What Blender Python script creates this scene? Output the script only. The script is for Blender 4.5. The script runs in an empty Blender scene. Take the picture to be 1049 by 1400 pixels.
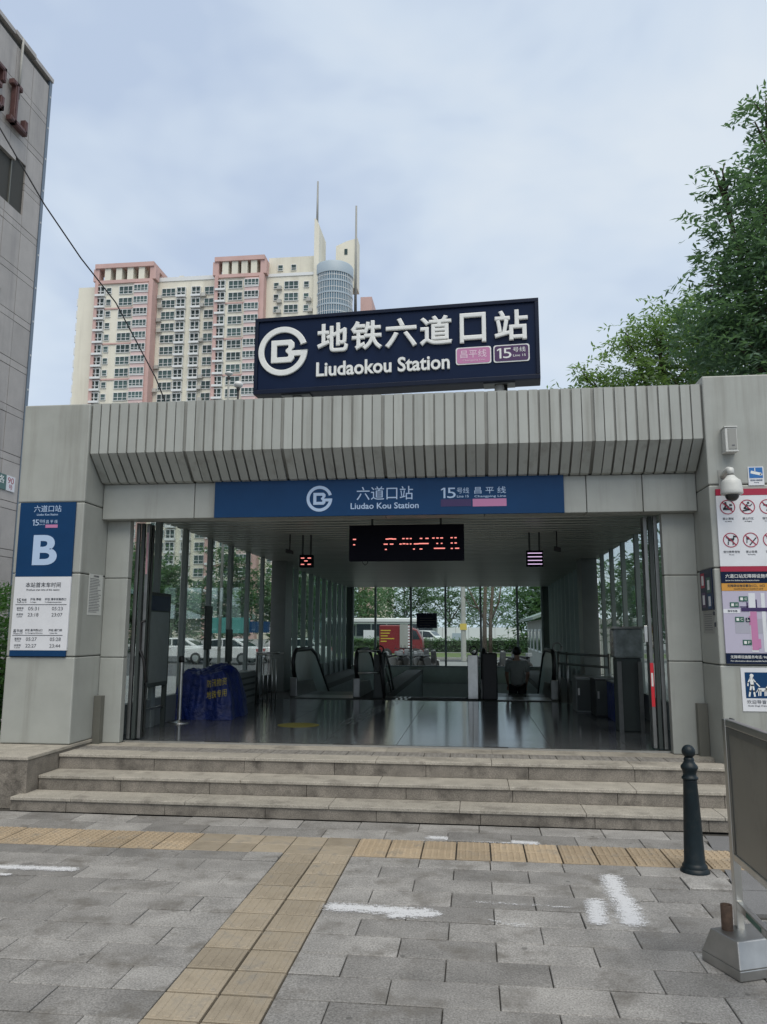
import bpy, bmesh, math, random
from mathutils import Vector, Matrix
random.seed(7)
PI = math.pi
scene = bpy.context.scene
COL = scene.collection

# ------------------------------------------------------------------ camera
EYE = 1.87
F_PX, PITCH, YAW, ROLL = 1048.64, 0.154482, 0.115464, 0.002814
cy, sy = math.cos(YAW), math.sin(YAW)
fw = Vector((-sy*math.cos(PITCH), cy*math.cos(PITCH), math.sin(PITCH)))
rt = Vector((cy, sy, 0)); up = rt.cross(fw)
r2 = rt*math.cos(ROLL)+up*math.sin(ROLL); u2 = up*math.cos(ROLL)-rt*math.sin(ROLL)
cam_d = bpy.data.cameras.new('camera'); cam = bpy.data.objects.new('camera', cam_d); COL.objects.link(cam)
cam.matrix_world = Matrix(((r2.x, u2.x, -fw.x, 0), (r2.y, u2.y, -fw.y, 0), (r2.z, u2.z, -fw.z, EYE), (0, 0, 0, 1)))
cam_d.sensor_fit = 'VERTICAL'; cam_d.sensor_height = 24.0
cam_d.lens = 24.0*F_PX/1400.0
cam_d.clip_start = 0.05; cam_d.clip_end = 5000
scene.camera = cam

# ------------------------------------------------------------------ sky and sun
SUN_EL, SUN_AZ = math.radians(58), math.radians(160)     # azimuth from +Y, clockwise: behind and right of the camera
world = bpy.data.worlds.new("World"); scene.world = world
world.use_nodes = True
wt = world.node_tree; wt.nodes.clear()
def wn(t): return wt.nodes.new(t)
wo = wn('ShaderNodeOutputWorld'); bg_s = wn('ShaderNodeBackground'); bg_c = wn('ShaderNodeBackground'); mixs = wn('ShaderNodeMixShader')
sky = wn('ShaderNodeTexSky'); sky.sky_type = 'NISHITA'; sky.sun_disc = False
sky.sun_elevation = SUN_EL; sky.sun_rotation = SUN_AZ
bg_s.inputs[1].default_value = 0.08
wt.links.new(sky.outputs[0], bg_s.inputs[0])
tc = wn('ShaderNodeTexCoord')
mp = wn('ShaderNodeMapping'); mp.inputs['Scale'].default_value = (1.0, 1.0, 1.9); mp.inputs['Location'].default_value = (0.3, 0.15, 0.2)
wt.links.new(tc.outputs['Generated'], mp.inputs[0])
n1 = wn('ShaderNodeTexNoise'); n1.inputs['Scale'].default_value = 2.6; n1.inputs['Detail'].default_value = 4; n1.inputs['Roughness'].default_value = .56
n1.inputs['Distortion'].default_value = .25
wt.links.new(mp.outputs[0], n1.inputs['Vector'])
rp = wn('ShaderNodeValToRGB')
rp.color_ramp.elements[0].position = .34; rp.color_ramp.elements[0].color = (.475, .57, .725, 1)
rp.color_ramp.elements[1].position = .68; rp.color_ramp.elements[1].color = (.68, .75, .825, 1)
e = rp.color_ramp.elements.new(.5); e.color = (.595, .685, .80, 1)
wt.links.new(n1.outputs[0], rp.inputs[0]); wt.links.new(rp.outputs[0], bg_c.inputs[0])
bg_c.inputs[1].default_value = 0.99
mixs.inputs[0].default_value = .9
wt.links.new(bg_s.outputs[0], mixs.inputs[1]); wt.links.new(bg_c.outputs[0], mixs.inputs[2]); wt.links.new(mixs.outputs[0], wo.inputs[0])
sun_d = bpy.data.lights.new('sun', 'SUN'); sun_d.energy = 2.1; sun_d.angle = math.radians(50); sun_d.color = (1, .925, .80)
sun = bpy.data.objects.new('sun', sun_d); COL.objects.link(sun)
sdir = Vector((math.sin(SUN_AZ)*math.cos(SUN_EL), math.cos(SUN_AZ)*math.cos(SUN_EL), math.sin(SUN_EL)))
sun.rotation_euler = sdir.to_track_quat('Z', 'Y').to_euler(); sun.location = (0, -10, 40)
vs = scene.view_settings
vs.view_transform = 'Standard'; vs.look = 'None'; vs.exposure = 0.2; vs.gamma = 1.0; vs.use_curve_mapping = False
scene.cycles.max_bounces = 8; scene.cycles.transparent_max_bounces = 24; scene.cycles.glossy_bounces = 4; scene.cycles.diffuse_bounces = 4
scene.cycles.caustics_reflective = False; scene.cycles.caustics_refractive = False
scene.cycles.use_denoising = True

# ------------------------------------------------------------------ materials
MATS = {}
def mat(name, col, rough=.6, metal=0.0, var=.0, vscale=3.0, speck=0.0, sscale=120.0, dirt=None, dirt_amt=0.0, dscale=1.2, rand=0.0,
        bump=0.0, bscale=80.0, spec=.5, spots=False, streak=False, emit=None, estr=0.0):
    m = bpy.data.materials.new(name); m.use_nodes = True; MATS[name] = m
    nt = m.node_tree; b = nt.nodes['Principled BSDF']; L = nt.links
    b.inputs['Roughness'].default_value = rough; b.inputs['Metallic'].default_value = metal
    b.inputs['Specular IOR Level'].default_value = spec
    c = nt.nodes.new('ShaderNodeRGB'); c.outputs[0].default_value = (*col, 1); cur = c.outputs[0]
    tcn = nt.nodes.new('ShaderNodeTexCoord')
    geo = nt.nodes.new('ShaderNodeNewGeometry')
    pos = geo.outputs['Position']
    def noise(scale, detail=4, vec=None, rgh=.6):
        n = nt.nodes.new('ShaderNodeTexNoise'); n.inputs['Scale'].default_value = scale; n.inputs['Detail'].default_value = detail
        n.inputs['Roughness'].default_value = rgh
        L.new(vec or pos, n.inputs['Vector']); return n.outputs[0]
    def scaled(cur, val, amt):
        mr = nt.nodes.new('ShaderNodeMapRange'); mr.inputs[1].default_value = .3; mr.inputs[2].default_value = .7
        mr.inputs[3].default_value = 1-amt; mr.inputs[4].default_value = 1+amt; L.new(val, mr.inputs[0])
        mx = nt.nodes.new('ShaderNodeMix'); mx.data_type = 'RGBA'; mx.blend_type = 'MULTIPLY'; mx.inputs[0].default_value = 1
        cmb = nt.nodes.new('ShaderNodeCombineColor')
        for k in range(3): L.new(mr.outputs[0], cmb.inputs[k])
        L.new(cur, mx.inputs[6]); L.new(cmb.outputs[0], mx.inputs[7]); return mx.outputs[2]
    if var: cur = scaled(cur, noise(vscale), var)
    if speck: cur = scaled(cur, noise(sscale, 2, None, .8), speck)
    if rand:
        oi = nt.nodes.new('ShaderNodeObjectInfo'); mr = nt.nodes.new('ShaderNodeMapRange')
        mr.inputs[3].default_value = .3; mr.inputs[4].default_value = .7; L.new(oi.outputs['Random'], mr.inputs[0])
        cur = scaled(cur, mr.outputs[0], rand)
    if dirt:
        v = pos
        if streak:
            mpn = nt.nodes.new('ShaderNodeMapping'); mpn.inputs['Scale'].default_value = (1, 1, .06); L.new(pos, mpn.inputs[0]); v = mpn.outputs[0]
        d = noise(dscale, 5, v, .65)
        mr = nt.nodes.new('ShaderNodeMapRange'); mr.inputs[1].default_value = .52; mr.inputs[2].default_value = .72
        mr.inputs[3].default_value = 0; mr.inputs[4].default_value = dirt_amt; L.new(d, mr.inputs[0])
        mx = nt.nodes.new('ShaderNodeMix'); mx.data_type = 'RGBA'; L.new(mr.outputs[0], mx.inputs[0])
        L.new(cur, mx.inputs[6]); mx.inputs[7].default_value = (*dirt, 1); cur = mx.outputs[2]
    if spots:                                        # trodden gum and small dark stains
        vo = nt.nodes.new('ShaderNodeTexVoronoi'); vo.inputs['Scale'].default_value = 3.1; L.new(pos, vo.inputs['Vector'])
        gr = nt.nodes.new('ShaderNodeMath'); gr.operation = 'LESS_THAN'; gr.inputs[1].default_value = .055; L.new(vo.outputs['Distance'], gr.inputs[0])
        ml = nt.nodes.new('ShaderNodeMath'); ml.operation = 'MULTIPLY'; ml.inputs[1].default_value = .6; L.new(gr.outputs[0], ml.inputs[0])
        mx = nt.nodes.new('ShaderNodeMix'); mx.data_type = 'RGBA'; L.new(ml.outputs[0], mx.inputs[0]); L.new(cur, mx.inputs[6]); mx.inputs[7].default_value = (.06, .058, .055, 1); cur = mx.outputs[2]
    L.new(cur, b.inputs['Base Color'])
    if bump:
        bp = nt.nodes.new('ShaderNodeBump'); bp.inputs['Strength'].default_value = bump; bp.inputs['Distance'].default_value = .004
        L.new(noise(bscale, 3), bp.inputs['Height']); L.new(bp.outputs[0], b.inputs['Normal'])
    if emit:
        b.inputs['Emission Color'].default_value = (*emit, 1); b.inputs['Emission Strength'].default_value = estr
    return m
def glass(name, tint=(.8, .9, .87), refl=1.0, rough=.02):
    m = bpy.data.materials.new(name); m.use_nodes = True; nt = m.node_tree; nt.nodes.clear()
    o = nt.nodes.new('ShaderNodeOutputMaterial'); t = nt.nodes.new('ShaderNodeBsdfTransparent'); g = nt.nodes.new('ShaderNodeBsdfGlossy')
    t.inputs[0].default_value = (*tint, 1); g.inputs['Roughness'].default_value = rough; g.inputs['Color'].default_value = (.9, .95, .95, 1)
    lw = nt.nodes.new('ShaderNodeFresnel'); lw.inputs[0].default_value = 1.45
    ml = nt.nodes.new('ShaderNodeMath'); ml.operation = 'MULTIPLY'; ml.inputs[1].default_value = refl; nt.links.new(lw.outputs[0], ml.inputs[0])
    mx = nt.nodes.new('ShaderNodeMixShader'); nt.links.new(ml.outputs[0], mx.inputs[0]); nt.links.new(t.outputs[0], mx.inputs[1]); nt.links.new(g.outputs[0], mx.inputs[2])
    nt.links.new(mx.outputs[0], o.inputs[0]); MATS[name] = m; return m
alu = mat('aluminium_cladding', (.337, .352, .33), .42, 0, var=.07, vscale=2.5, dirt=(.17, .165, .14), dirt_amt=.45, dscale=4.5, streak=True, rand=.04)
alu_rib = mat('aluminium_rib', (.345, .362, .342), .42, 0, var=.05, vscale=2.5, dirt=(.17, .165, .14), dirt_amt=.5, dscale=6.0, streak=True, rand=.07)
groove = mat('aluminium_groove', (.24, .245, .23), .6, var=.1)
joint_m = mat('dark_joint', (.05, .05, .045), .8)
plate_m = mat('dull_plate', (.15, .15, .13), .45, .3, var=.08)
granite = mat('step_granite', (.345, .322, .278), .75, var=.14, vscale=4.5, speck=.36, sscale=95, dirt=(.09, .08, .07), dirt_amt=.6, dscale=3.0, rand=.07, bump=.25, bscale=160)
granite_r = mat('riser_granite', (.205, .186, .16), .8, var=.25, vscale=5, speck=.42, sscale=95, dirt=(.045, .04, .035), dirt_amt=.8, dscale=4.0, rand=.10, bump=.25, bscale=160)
paver_m = mat('grey_paver', (.245, .237, .225), .8, var=.22, vscale=2.6, speck=.42, sscale=85, dirt=(.125, .115, .10), dirt_amt=.9, dscale=3.2, rand=.24, bump=.8, bscale=130, spots=True)
slab_m = mat('pale_granite_slab', (.17, .17, .172), .7, var=.08, speck=.4, sscale=150, rand=.06, bump=.2)
bed_m = mat('joint_sand', (.05, .047, .042), .95, var=.3, vscale=20)
tact_m = mat('ochre_tactile', (.345, .272, .185), .75, var=.14, vscale=5, speck=.15, sscale=170, dirt=(.20, .18, .15), dirt_amt=.9, dscale=5.0, rand=.18, bump=.3, bscale=150)
tact2_m = mat('worn_tactile', (.31, .262, .195), .78, var=.16, vscale=6, speck=.18, sscale=170, dirt=(.20, .185, .16), dirt_amt=.9, dscale=6.0, rand=.16, bump=.3, bscale=150)
hatch_m = mat('rough_landing_stone', (.20, .19, .175), .85, var=.2, vscale=9, speck=.3, sscale=140, bump=.4, bscale=90)
paint_w = mat('white_chalk', (.74, .75, .77), .8, var=.1, vscale=40)
steel = mat('brushed_steel', (.50, .50, .48), .32, 1.0, var=.12, vscale=6)
steel_d = mat('dull_steel', (.22, .225, .22), .42, 1.0, var=.15, vscale=5)
foot_m = mat('satin_steel', (.42, .42, .41), .42, 1.0, var=.1, vscale=9)
black_paint = mat('black_green_paint', (.005, .012, .016), .42, var=.2, vscale=12, dirt=(.03, .032, .03), dirt_amt=.4, dscale=14, spec=.3)
black_rub = mat('black_rubber', (.012, .012, .013), .5)
rust = mat('rusty_pipe', (.07, .045, .032), .8, .2, var=.3, vscale=40)
navy = mat('navy_acrylic', (.006, .014, .042), .3, var=.08, vscale=2, spec=.15)
navy_f = mat('navy_frame', (.006, .011, .028), .4, var=.15, vscale=4, spec=.2)
blue = mat('blue_panel', (.006, .042, .122), .4, var=.07, vscale=3, spec=.2)
white_l = mat('white_letter', (.72, .74, .73), .4, var=.05, vscale=30)
white_p = mat('white_panel', (.66, .68, .72), .4, var=.04, vscale=4)
pale_b = mat('pale_blue_letter', (.42, .55, .75), .4)
ink = mat('dark_ink', (.03, .035, .045), .5)
ink2 = mat('grey_ink', (.10, .105, .12), .5)
pink = mat('pink_badge', (.48, .19, .36), .4)
purple = mat('purple_badge', (.055, .018, .085), .4)
dpurple = mat('dark_purple_bar', (.035, .016, .09), .4)
red_s = mat('crimson_panel', (.33, .012, .045), .4)
red_b = mat('bright_red_sticker', (.62, .02, .035), .4)
green_s = mat('green_badge', (.02, .10, .07), .4)
orange_s = mat('orange_band', (.55, .27, .04), .45)
lilac = mat('lilac_map', (.44, .42, .53), .5)
grey_map = mat('grey_map', (.36, .36, .43), .5)
cctv_w = mat('camera_white', (.55, .56, .54), .4, var=.05, vscale=20)
spk_m = mat('speaker_grey', (.27, .275, .26), .45)
paper = mat('paper_notice', (.55, .57, .55), .7)
mull = mat('mullion_grey', (.27, .31, .31), .45, .2, var=.05)
inner_m = mat('interior_panel', (.17, .19, .188), .45, var=.08)
inner_d = mat('interior_dark', (.035, .045, .043), .5, var=.1)
ceil_m = mat('ceiling_slat', (.36, .38, .35), .35, .35, rand=.08)
void_m = mat('ceiling_void', (.02, .02, .02), .9)
floor_m = mat('polished_granite', (.085, .09, .096), .13, var=.15, vscale=3, speck=.3, sscale=120)
floor_t = mat('floor_tactile', (.12, .125, .125), .2, 0, var=.2)
floor_y = mat('floor_sticker', (.22, .20, .04), .4, var=.1)
glass_m = glass('clear_glass', (.93, .97, .955), .35)
glass_d = glass('tinted_glass', (.74, .83, .80), .4)
tarp = mat('blue_tarpaulin', (.003, .016, .12), .5, var=.3, vscale=7, bump=1.0, bscale=9)
for n_ in tarp.node_tree.nodes:
    if n_.type == 'BUMP': n_.inputs['Distance'].default_value = .05
yellow_l = mat('yellow_letter', (.42, .34, .03), .5)
stone_l = mat('facade_stone', (.40, .375, .355), .55, var=.1, vscale=1.5, dirt=(.2, .19, .19), dirt_amt=.6, dscale=1.6, streak=True, rand=.09, speck=.1, sscale=60)
corner_m = mat('corner_flashing', (.16, .20, .25), .4, .3)
red_let = mat('rusty_red_letter', (.10, .045, .042), .5, var=.2, vscale=8)
dk_win = mat('dark_window', (.018, .028, .035), .08)
cream = mat('cream_render', (.69, .665, .565), .8, var=.06, vscale=.12, dirt=(.45, .42, .35), dirt_amt=.5, dscale=.3, streak=True)
rosy = mat('rose_render', (.53, .36, .33), .8, var=.08, vscale=.15, dirt=(.42, .25, .22), dirt_amt=.5, dscale=.3, streak=True)
rosy_l = mat('pale_rose', (.62, .47, .45), .8, var=.06, vscale=.2)
win_w = mat('window_white', (.66, .68, .68), .5)
pane_m = mat('window_pane', (.055, .09, .085), .15, rand=.5, spec=.4)
pane_b = mat('curved_pane', (.10, .17, .22), .06, spec=.9)
ac_m = mat('aircon_case', (.45, .45, .42), .6, rand=.2)
grey_blue = mat('grey_blue_band', (.33, .40, .45), .5)
bark = mat('bark', (.085, .065, .048), .9, var=.3, vscale=9, bump=.6, bscale=30)
def leafm(name, col):
    m = mat(name, col, .5, var=.35, vscale=1.3, rand=.1); b = m.node_tree.nodes['Principled BSDF']
    nt = m.node_tree; o = nt.nodes['Material Output']; tr = nt.nodes.new('ShaderNodeBsdfTranslucent')
    tr.inputs[0].default_value = (col[0]*1.3, col[1]*1.5, col[2]*.7, 1); mx = nt.nodes.new('ShaderNodeMixShader'); mx.inputs[0].default_value = .42
    nt.links.new(b.outputs[0], mx.inputs[1]); nt.links.new(tr.outputs[0], mx.inputs[2]); nt.links.new(mx.outputs[0], o.inputs[0]); return m
leaf_a = leafm('leaf_dark', (.10, .165, .118))
leaf_b = leafm('leaf_mid', (.17, .25, .125))
leaf_c = leafm('leaf_far', (.105, .18, .105))
leaf_h = leafm('leaf_hedge', (.055, .13, .04))
def frosted(name, col):
    m = mat(name, col, .25, var=.1); nt = m.node_tree; b = nt.nodes['Principled BSDF']; o = nt.nodes['Material Output']; tr = nt.nodes.new('ShaderNodeBsdfTranslucent')
    tr.inputs[0].default_value = (*col, 1); mx = nt.nodes.new('ShaderNodeMixShader'); mx.inputs[0].default_value = .5
    nt.links.new(b.outputs[0], mx.inputs[1]); nt.links.new(tr.outputs[0], mx.inputs[2]); nt.links.new(mx.outputs[0], o.inputs[0]); return m
frost_m = frosted('etched_panel', (.72, .76, .74))
glass_k = glass('door_tint_glass', (.42, .44, .44), .3)
asphalt = mat('asphalt', (.075, .076, .078), .9, var=.15, vscale=.8, speck=.2, sscale=60)
walk_m = mat('far_walk', (.25, .25, .245), .85, var=.1, vscale=.6, speck=.15, sscale=40)
lawn_m = mat('lawn_green', (.10, .14, .04), .95, var=.3, vscale=2.5, speck=.3, sscale=30)
kerb_m = mat('kerb_stone', (.34, .34, .33), .8, var=.1)
car_w = mat('car_white', (.70, .71, .72), .25)
car_red = mat('van_red', (.17, .016, .02), .3)
car_grey = mat('scooter_grey', (.14, .145, .155), .35, rand=.9)
tyre_m = mat('tyre', (.015, .015, .016), .8)
lamp_r = mat('tail_lamp', (.35, .01, .01), .3)
lamp_w = mat('head_lamp', (.7, .7, .68), .15)
conc = mat('pole_concrete', (.36, .36, .34), .85, var=.1)
roof_g = mat('roof_grey_green', (.20, .25, .23), .6, var=.1)
wall_g = mat('hut_wall', (.30, .31, .29), .8, var=.1)
yel_sign = mat('yellow_plate', (.55, .42, .08), .6)
teal_s = mat('teal_board', (.05, .24, .22), .5)
skin = mat('skin', (.42, .26, .19), .55)
shirt_m = mat('grey_shirt', (.36, .385, .37), .85, var=.1, vscale=8)
shorts_m = mat('dark_shorts', (.02, .022, .026), .85)
hair_m = mat('black_hair', (.008, .007, .007), .5)
shoe_m = mat('dark_shoe', (.03, .03, .03), .6)
led_off = mat('led_black', (.003, .003, .008), .6, spec=.1)
led_on = mat('led_red', (.3, .02, .01), .5, emit=(1, .30, .26), estr=1.1)
led_vi = mat('led_violet', (.3, .2, .3), .5, emit=(.85, .62, .95), estr=.85)
lampglass = mat('lamp_globe', (.62, .63, .62), .35)

# ------------------------------------------------------------------ builders
ORIG = {}
class MB:
    def __init__(s): s.v = []; s.f = []; s.m = []; s.sm = []; s.mats = []; s.cur = 0; s.smooth = False
    def mat(s, m):
        if m not in s.mats: s.mats.append(m)
        s.cur = s.mats.index(m); return s
    def add(s, vs, fs):
        o = len(s.v); s.v += [tuple(p) for p in vs]
        for f in fs: s.f.append(tuple(i+o for i in f)); s.m.append(s.cur); s.sm.append(s.smooth)
    def box(s, x0, x1, y0, y1, z0, z1):
        s.add([(x0,y0,z0),(x1,y0,z0),(x1,y1,z0),(x0,y1,z0),(x0,y0,z1),(x1,y0,z1),(x1,y1,z1),(x0,y1,z1)],
              [(0,3,2,1),(4,5,6,7),(0,1,5,4),(1,2,6,5),(2,3,7,6),(3,0,4,7)]); return s
    def hexa(s, lo, hi):
        s.add(lo+hi, [(0,3,2,1),(4,5,6,7),(0,1,5,4),(1,2,6,5),(2,3,7,6),(3,0,4,7)]); return s
    def chbox(s, x0, x1, y0, y1, z0, z1, c):      # a block with its upper edges chamfered
        s.add([(x0,y0,z0),(x1,y0,z0),(x1,y1,z0),(x0,y1,z0),(x0,y0,z1-c),(x1,y0,z1-c),(x1,y1,z1-c),(x0,y1,z1-c),
               (x0+c,y0+c,z1),(x1-c,y0+c,z1),(x1-c,y1-c,z1),(x0+c,y1-c,z1)],
              [(0,1,5,4),(1,2,6,5),(2,3,7,6),(3,0,4,7),(4,5,9,8),(5,6,10,9),(6,7,11,10),(7,4,8,11),(8,9,10,11)]); return s
    def prism(s, poly, a, b, axis='x'):           # poly in the other two axes, extruded from a to b
        n = len(poly)
        def P(u, w, t): return (t,u,w) if axis == 'x' else ((u,t,w) if axis == 'y' else (u,w,t))
        vs = [P(u,w,a) for u,w in poly]+[P(u,w,b) for u,w in poly]
        s.add(vs, [tuple(range(n))[::-1], tuple(range(n,2*n))]+[(i,(i+1)%n,n+(i+1)%n,n+i) for i in range(n)]); return s
    def tube(s, pts, r, n=8, cap=True):
        pts = [Vector(p) for p in pts]; rs = r if isinstance(r, (list, tuple)) else [r]*len(pts)
        sm = s.smooth; s.smooth = True; vs = []; prev = None
        for i, p in enumerate(pts):
            d = (pts[min(i+1,len(pts)-1)]-pts[max(i-1,0)]).normalized()
            if prev is None:
                a = d.cross(Vector((0,0,1)));
                if a.length < .05: a = d.cross(Vector((1,0,0)))
            else: a = prev-d*prev.dot(d)
            a.normalize(); prev = a; b = d.cross(a)
            for k in range(n):
                t = 2*PI*k/n; vs.append(p+(a*math.cos(t)+b*math.sin(t))*rs[i])
        fs = [(i*n+k, i*n+(k+1)%n, (i+1)*n+(k+1)%n, (i+1)*n+k) for i in range(len(pts)-1) for k in range(n)]
        s.add(vs, fs)
        s.smooth = False
        if cap:
            o = len(s.v)-len(vs)
            s.f.append(tuple(o+k for k in range(n))[::-1]); s.f.append(tuple(o+(len(pts)-1)*n+k for k in range(n)))
            s.m += [s.cur]*2; s.sm += [False]*2
        s.smooth = sm; return s
    def lathe(s, prof, c=(0,0,0), n=20, axis='z'):
        sm = s.smooth; s.smooth = True; vs = []
        for r, z in prof:
            for k in range(n):
                t = 2*PI*k/n; x, y = r*math.cos(t), r*math.sin(t)
                vs.append((c[0]+x,c[1]+y,c[2]+z) if axis == 'z' else ((c[0]+z,c[1]+x,c[2]+y) if axis == 'x' else (c[0]+x,c[1]-z,c[2]+y)))
        m = len(prof)
        s.add(vs, [(i*n+k, i*n+(k+1)%n, (i+1)*n+(k+1)%n, (i+1)*n+k) for i in range(m-1) for k in range(n)])
        s.smooth = False
        s.add([vs[k] for k in range(n)], [tuple(range(n))[::-1]]); s.add([vs[(m-1)*n+k] for k in range(n)], [tuple(range(n))])
        s.smooth = sm; return s
    def ball(s, c, r, n=12, m=8, sq=(1,1,1)):
        sm = s.smooth; s.smooth = True
        vs = [(c[0], c[1], c[2]-r*sq[2])]
        for i in range(1, m):
            t = PI*i/m
            for k in range(n):
                a = 2*PI*k/n; vs.append((c[0]+r*sq[0]*math.sin(t)*math.cos(a), c[1]+r*sq[1]*math.sin(t)*math.sin(a), c[2]-r*sq[2]*math.cos(t)))
        vs.append((c[0], c[1], c[2]+r*sq[2])); e_ = len(vs)-1
        fs = [(0, 1+(k+1)%n, 1+k) for k in range(n)]
        for i in range(m-2):
            for k in range(n): fs.append((1+i*n+k, 1+i*n+(k+1)%n, 1+(i+1)*n+(k+1)%n, 1+(i+1)*n+k))
        fs += [(e_, 1+(m-2)*n+k, 1+(m-2)*n+(k+1)%n) for k in range(n)]
        s.add(vs, fs); s.smooth = sm; return s
    def stroke(s, pts, w, y0, y1, closed=False):   # thick line drawn in the XZ plane, y0..y1 deep
        pts = list(pts)+([pts[0]] if closed else [])
        for (ax, az), (bx, bz) in zip(pts[:-1], pts[1:]):
            d = math.hypot(bx-ax, bz-az) or 1e-6; ux, uz = (bx-ax)/d*w/2, (bz-az)/d*w/2
            p = [(ax-ux-uz, az-uz+ux), (ax-ux+uz, az-uz-ux), (bx+ux+uz, bz+uz-ux), (bx+ux-uz, bz+uz+ux)]
            s.prism(p, y0, y1, 'y')
        return s
    def arc(s, cx, cz, r0, r1, a0, a1, y0, y1, n=40):
        P = []
        for i in range(n+1):
            t = math.radians(a0+(a1-a0)*i/n); c_, s_ = math.cos(t), math.sin(t)
            P.append((cx+r0*c_, cz+r0*s_, cx+r1*c_, cz+r1*s_))
        vs = []
        for a in P: vs += [(a[0],y0,a[1]),(a[2],y0,a[3]),(a[2],y1,a[3]),(a[0],y1,a[1])]
        fs = []; full = abs(a1-a0) >= 360; m = n if full else n+1
        if full: vs = vs[:-4]
        for i in range(n):
            j = (i+1) % m
            for k in range(4): fs.append((4*i+k, 4*j+k, 4*j+(k+1)%4, 4*i+(k+1)%4))
        if not full: fs += [(0,1,2,3)[::-1], tuple(4*n+k for k in range(4))]
        if r0 == 0: s.prism([(p[2],p[3]) for p in P[:-1]], y0, y1, 'y')
        else: s.add(vs, fs)
        return s
    def mesh(s, name, off=(0,0,0)):
        me = bpy.data.meshes.new(name); ox, oy, oz = off
        me.from_pydata([(x-ox,y-oy,z-oz) for x,y,z in s.v], [], s.f)
        for m in s.mats: me.materials.append(m)
        me.polygons.foreach_set('material_index', s.m); me.polygons.foreach_set('use_smooth', s.sm)
        me.update(); return me
    def build(s, name, m=None, parent=None, at=None, bevel=0.0):
        if m is not None and not s.mats: s.mats = [m]
        if parent is not None:
            off = ORIG[parent.name]; me = s.mesh(name, off); o = bpy.data.objects.new(name, me); COL.objects.link(o); o.parent = parent
            ORIG[o.name] = off
        else:
            if at is None:
                xs, ys, zs = zip(*s.v); at = ((min(xs)+max(xs))/2, (min(ys)+max(ys))/2, min(zs))
            me = s.mesh(name, at); o = bpy.data.objects.new(name, me); COL.objects.link(o); o.location = at; ORIG[o.name] = Vector(at)
        if bevel:
            bv = o.modifiers.new('bevel', 'BEVEL'); bv.width = bevel; bv.segments = 2; bv.limit_method = 'ANGLE'
        return o
def tag(o, label=None, cat=None, group=None, kind=None):
    if label: o['label'] = label
    if cat: o['category'] = cat
    if group: o['group'] = group
    if kind: o['kind'] = kind
    return o
def thing(name, label, cat, loc=(0,0,0), rz=0.0, group=None, local=False):
    o = bpy.data.objects.new(name, None); COL.objects.link(o); o.empty_display_size = .2
    o.location = loc; o.rotation_euler = (0,0,rz); ORIG[o.name] = Vector((0,0,0)) if local else Vector(loc)
    return tag(o, label, cat, group)
def structure(name, mb, m=None):
    o = mb.build(name, m, at=(0,0,0)); o['kind'] = 'structure'; return o
def inst(src, parent, loc, rot=(0,0,0)):       # one more object on the same mesh, as a part
    o = bpy.data.objects.new(src.name.split('.')[0], src.data); COL.objects.link(o); o.parent = parent; o.location = loc; o.rotation_euler = rot
    return o
def put(name, me, parent, loc, rot=(0,0,0)):   # mesh placed in world coordinates under a parent (parents are not rotated)
    o = bpy.data.objects.new(name, me); COL.objects.link(o); o.parent = parent
    o.location = Vector(loc)-ORIG[parent.name]; o.rotation_euler = rot; ORIG[o.name] = Vector(loc); return o
def copy_tree(o, parent=None):
    c = o.copy(); COL.objects.link(c)
    if parent is not None: c.parent = parent
    for ch in list(o.children): copy_tree(ch, c)
    return c
TXT = {}
def glyphs(s, bold=0.0, depth=.0, bev=0.0, res=3):
    k = (s, bold, depth, bev, res)
    if k in TXT: return TXT[k]
    cu = bpy.data.curves.new('lettering', 'FONT'); cu.body = s; cu.size = 1.0; cu.offset = bold; cu.extrude = depth; cu.bevel_depth = bev
    cu.bevel_resolution = 1; cu.resolution_u = res; cu.align_x = 'LEFT'
    ob = bpy.data.objects.new('lettering', cu); COL.objects.link(ob)
    dg = bpy.context.evaluated_depsgraph_get(); me = bpy.data.meshes.new_from_object(ob.evaluated_get(dg))
    vs = [tuple(v.co) for v in me.vertices]; fs = [tuple(p.vertices) for p in me.polygons]
    bpy.data.objects.remove(ob); bpy.data.curves.remove(cu); bpy.data.meshes.remove(me)
    x0 = min(v[0] for v in vs); x1 = max(v[0] for v in vs); y0 = min(v[1] for v in vs); y1 = max(v[1] for v in vs); zm = min(v[2] for v in vs); zx = max(v[2] for v in vs)
    TXT[k] = ([((x-x0)/(x1-x0), (y-y0)/(y1-y0), z-zm) for x,y,z in vs], fs, (x1-x0)/(y1-y0), zx-zm); return TXT[k]
def text(mb, s, a, b, face=('y', 0), thick=.002, bold=0.0, bev=0.0, depth=.002, res=3):
    """fit s into the box a=(u0,z0) b=(u1,z1) on a wall: 'y' faces -Y, 'x+' faces +X, 'x-' faces -X"""
    vs, fs, asp, zt = glyphs(s, bold, depth, bev, res)
    u0, z0 = a; u1, z1 = b; k = face[0]; p = face[1]; out = []
    for x, y, z in vs:
        t = z/zt*thick if zt else 0; u = u0+(u1-u0)*x; w = z0+(z1-z0)*y
        out.append((u, p-t, w) if k == 'y' else ((p+t, u, w) if k == 'x+' else (p-t, u, w)))
    mb.add(out, fs); return mb
def textc(mb, s, uc, z0, h, face, asp=1.0, align='c', **kw):
    w = glyphs(s, kw.get('bold', 0.0), kw.get('depth', .002), kw.get('bev', 0.0), kw.get('res', 3))[2]*h*asp
    d = -1 if face[0] == 'x-' else 1
    u0 = uc-d*w/2 if align == 'c' else uc
    return text(mb, s, (u0, z0), (u0+d*w, z0+h), face, **kw)
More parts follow.
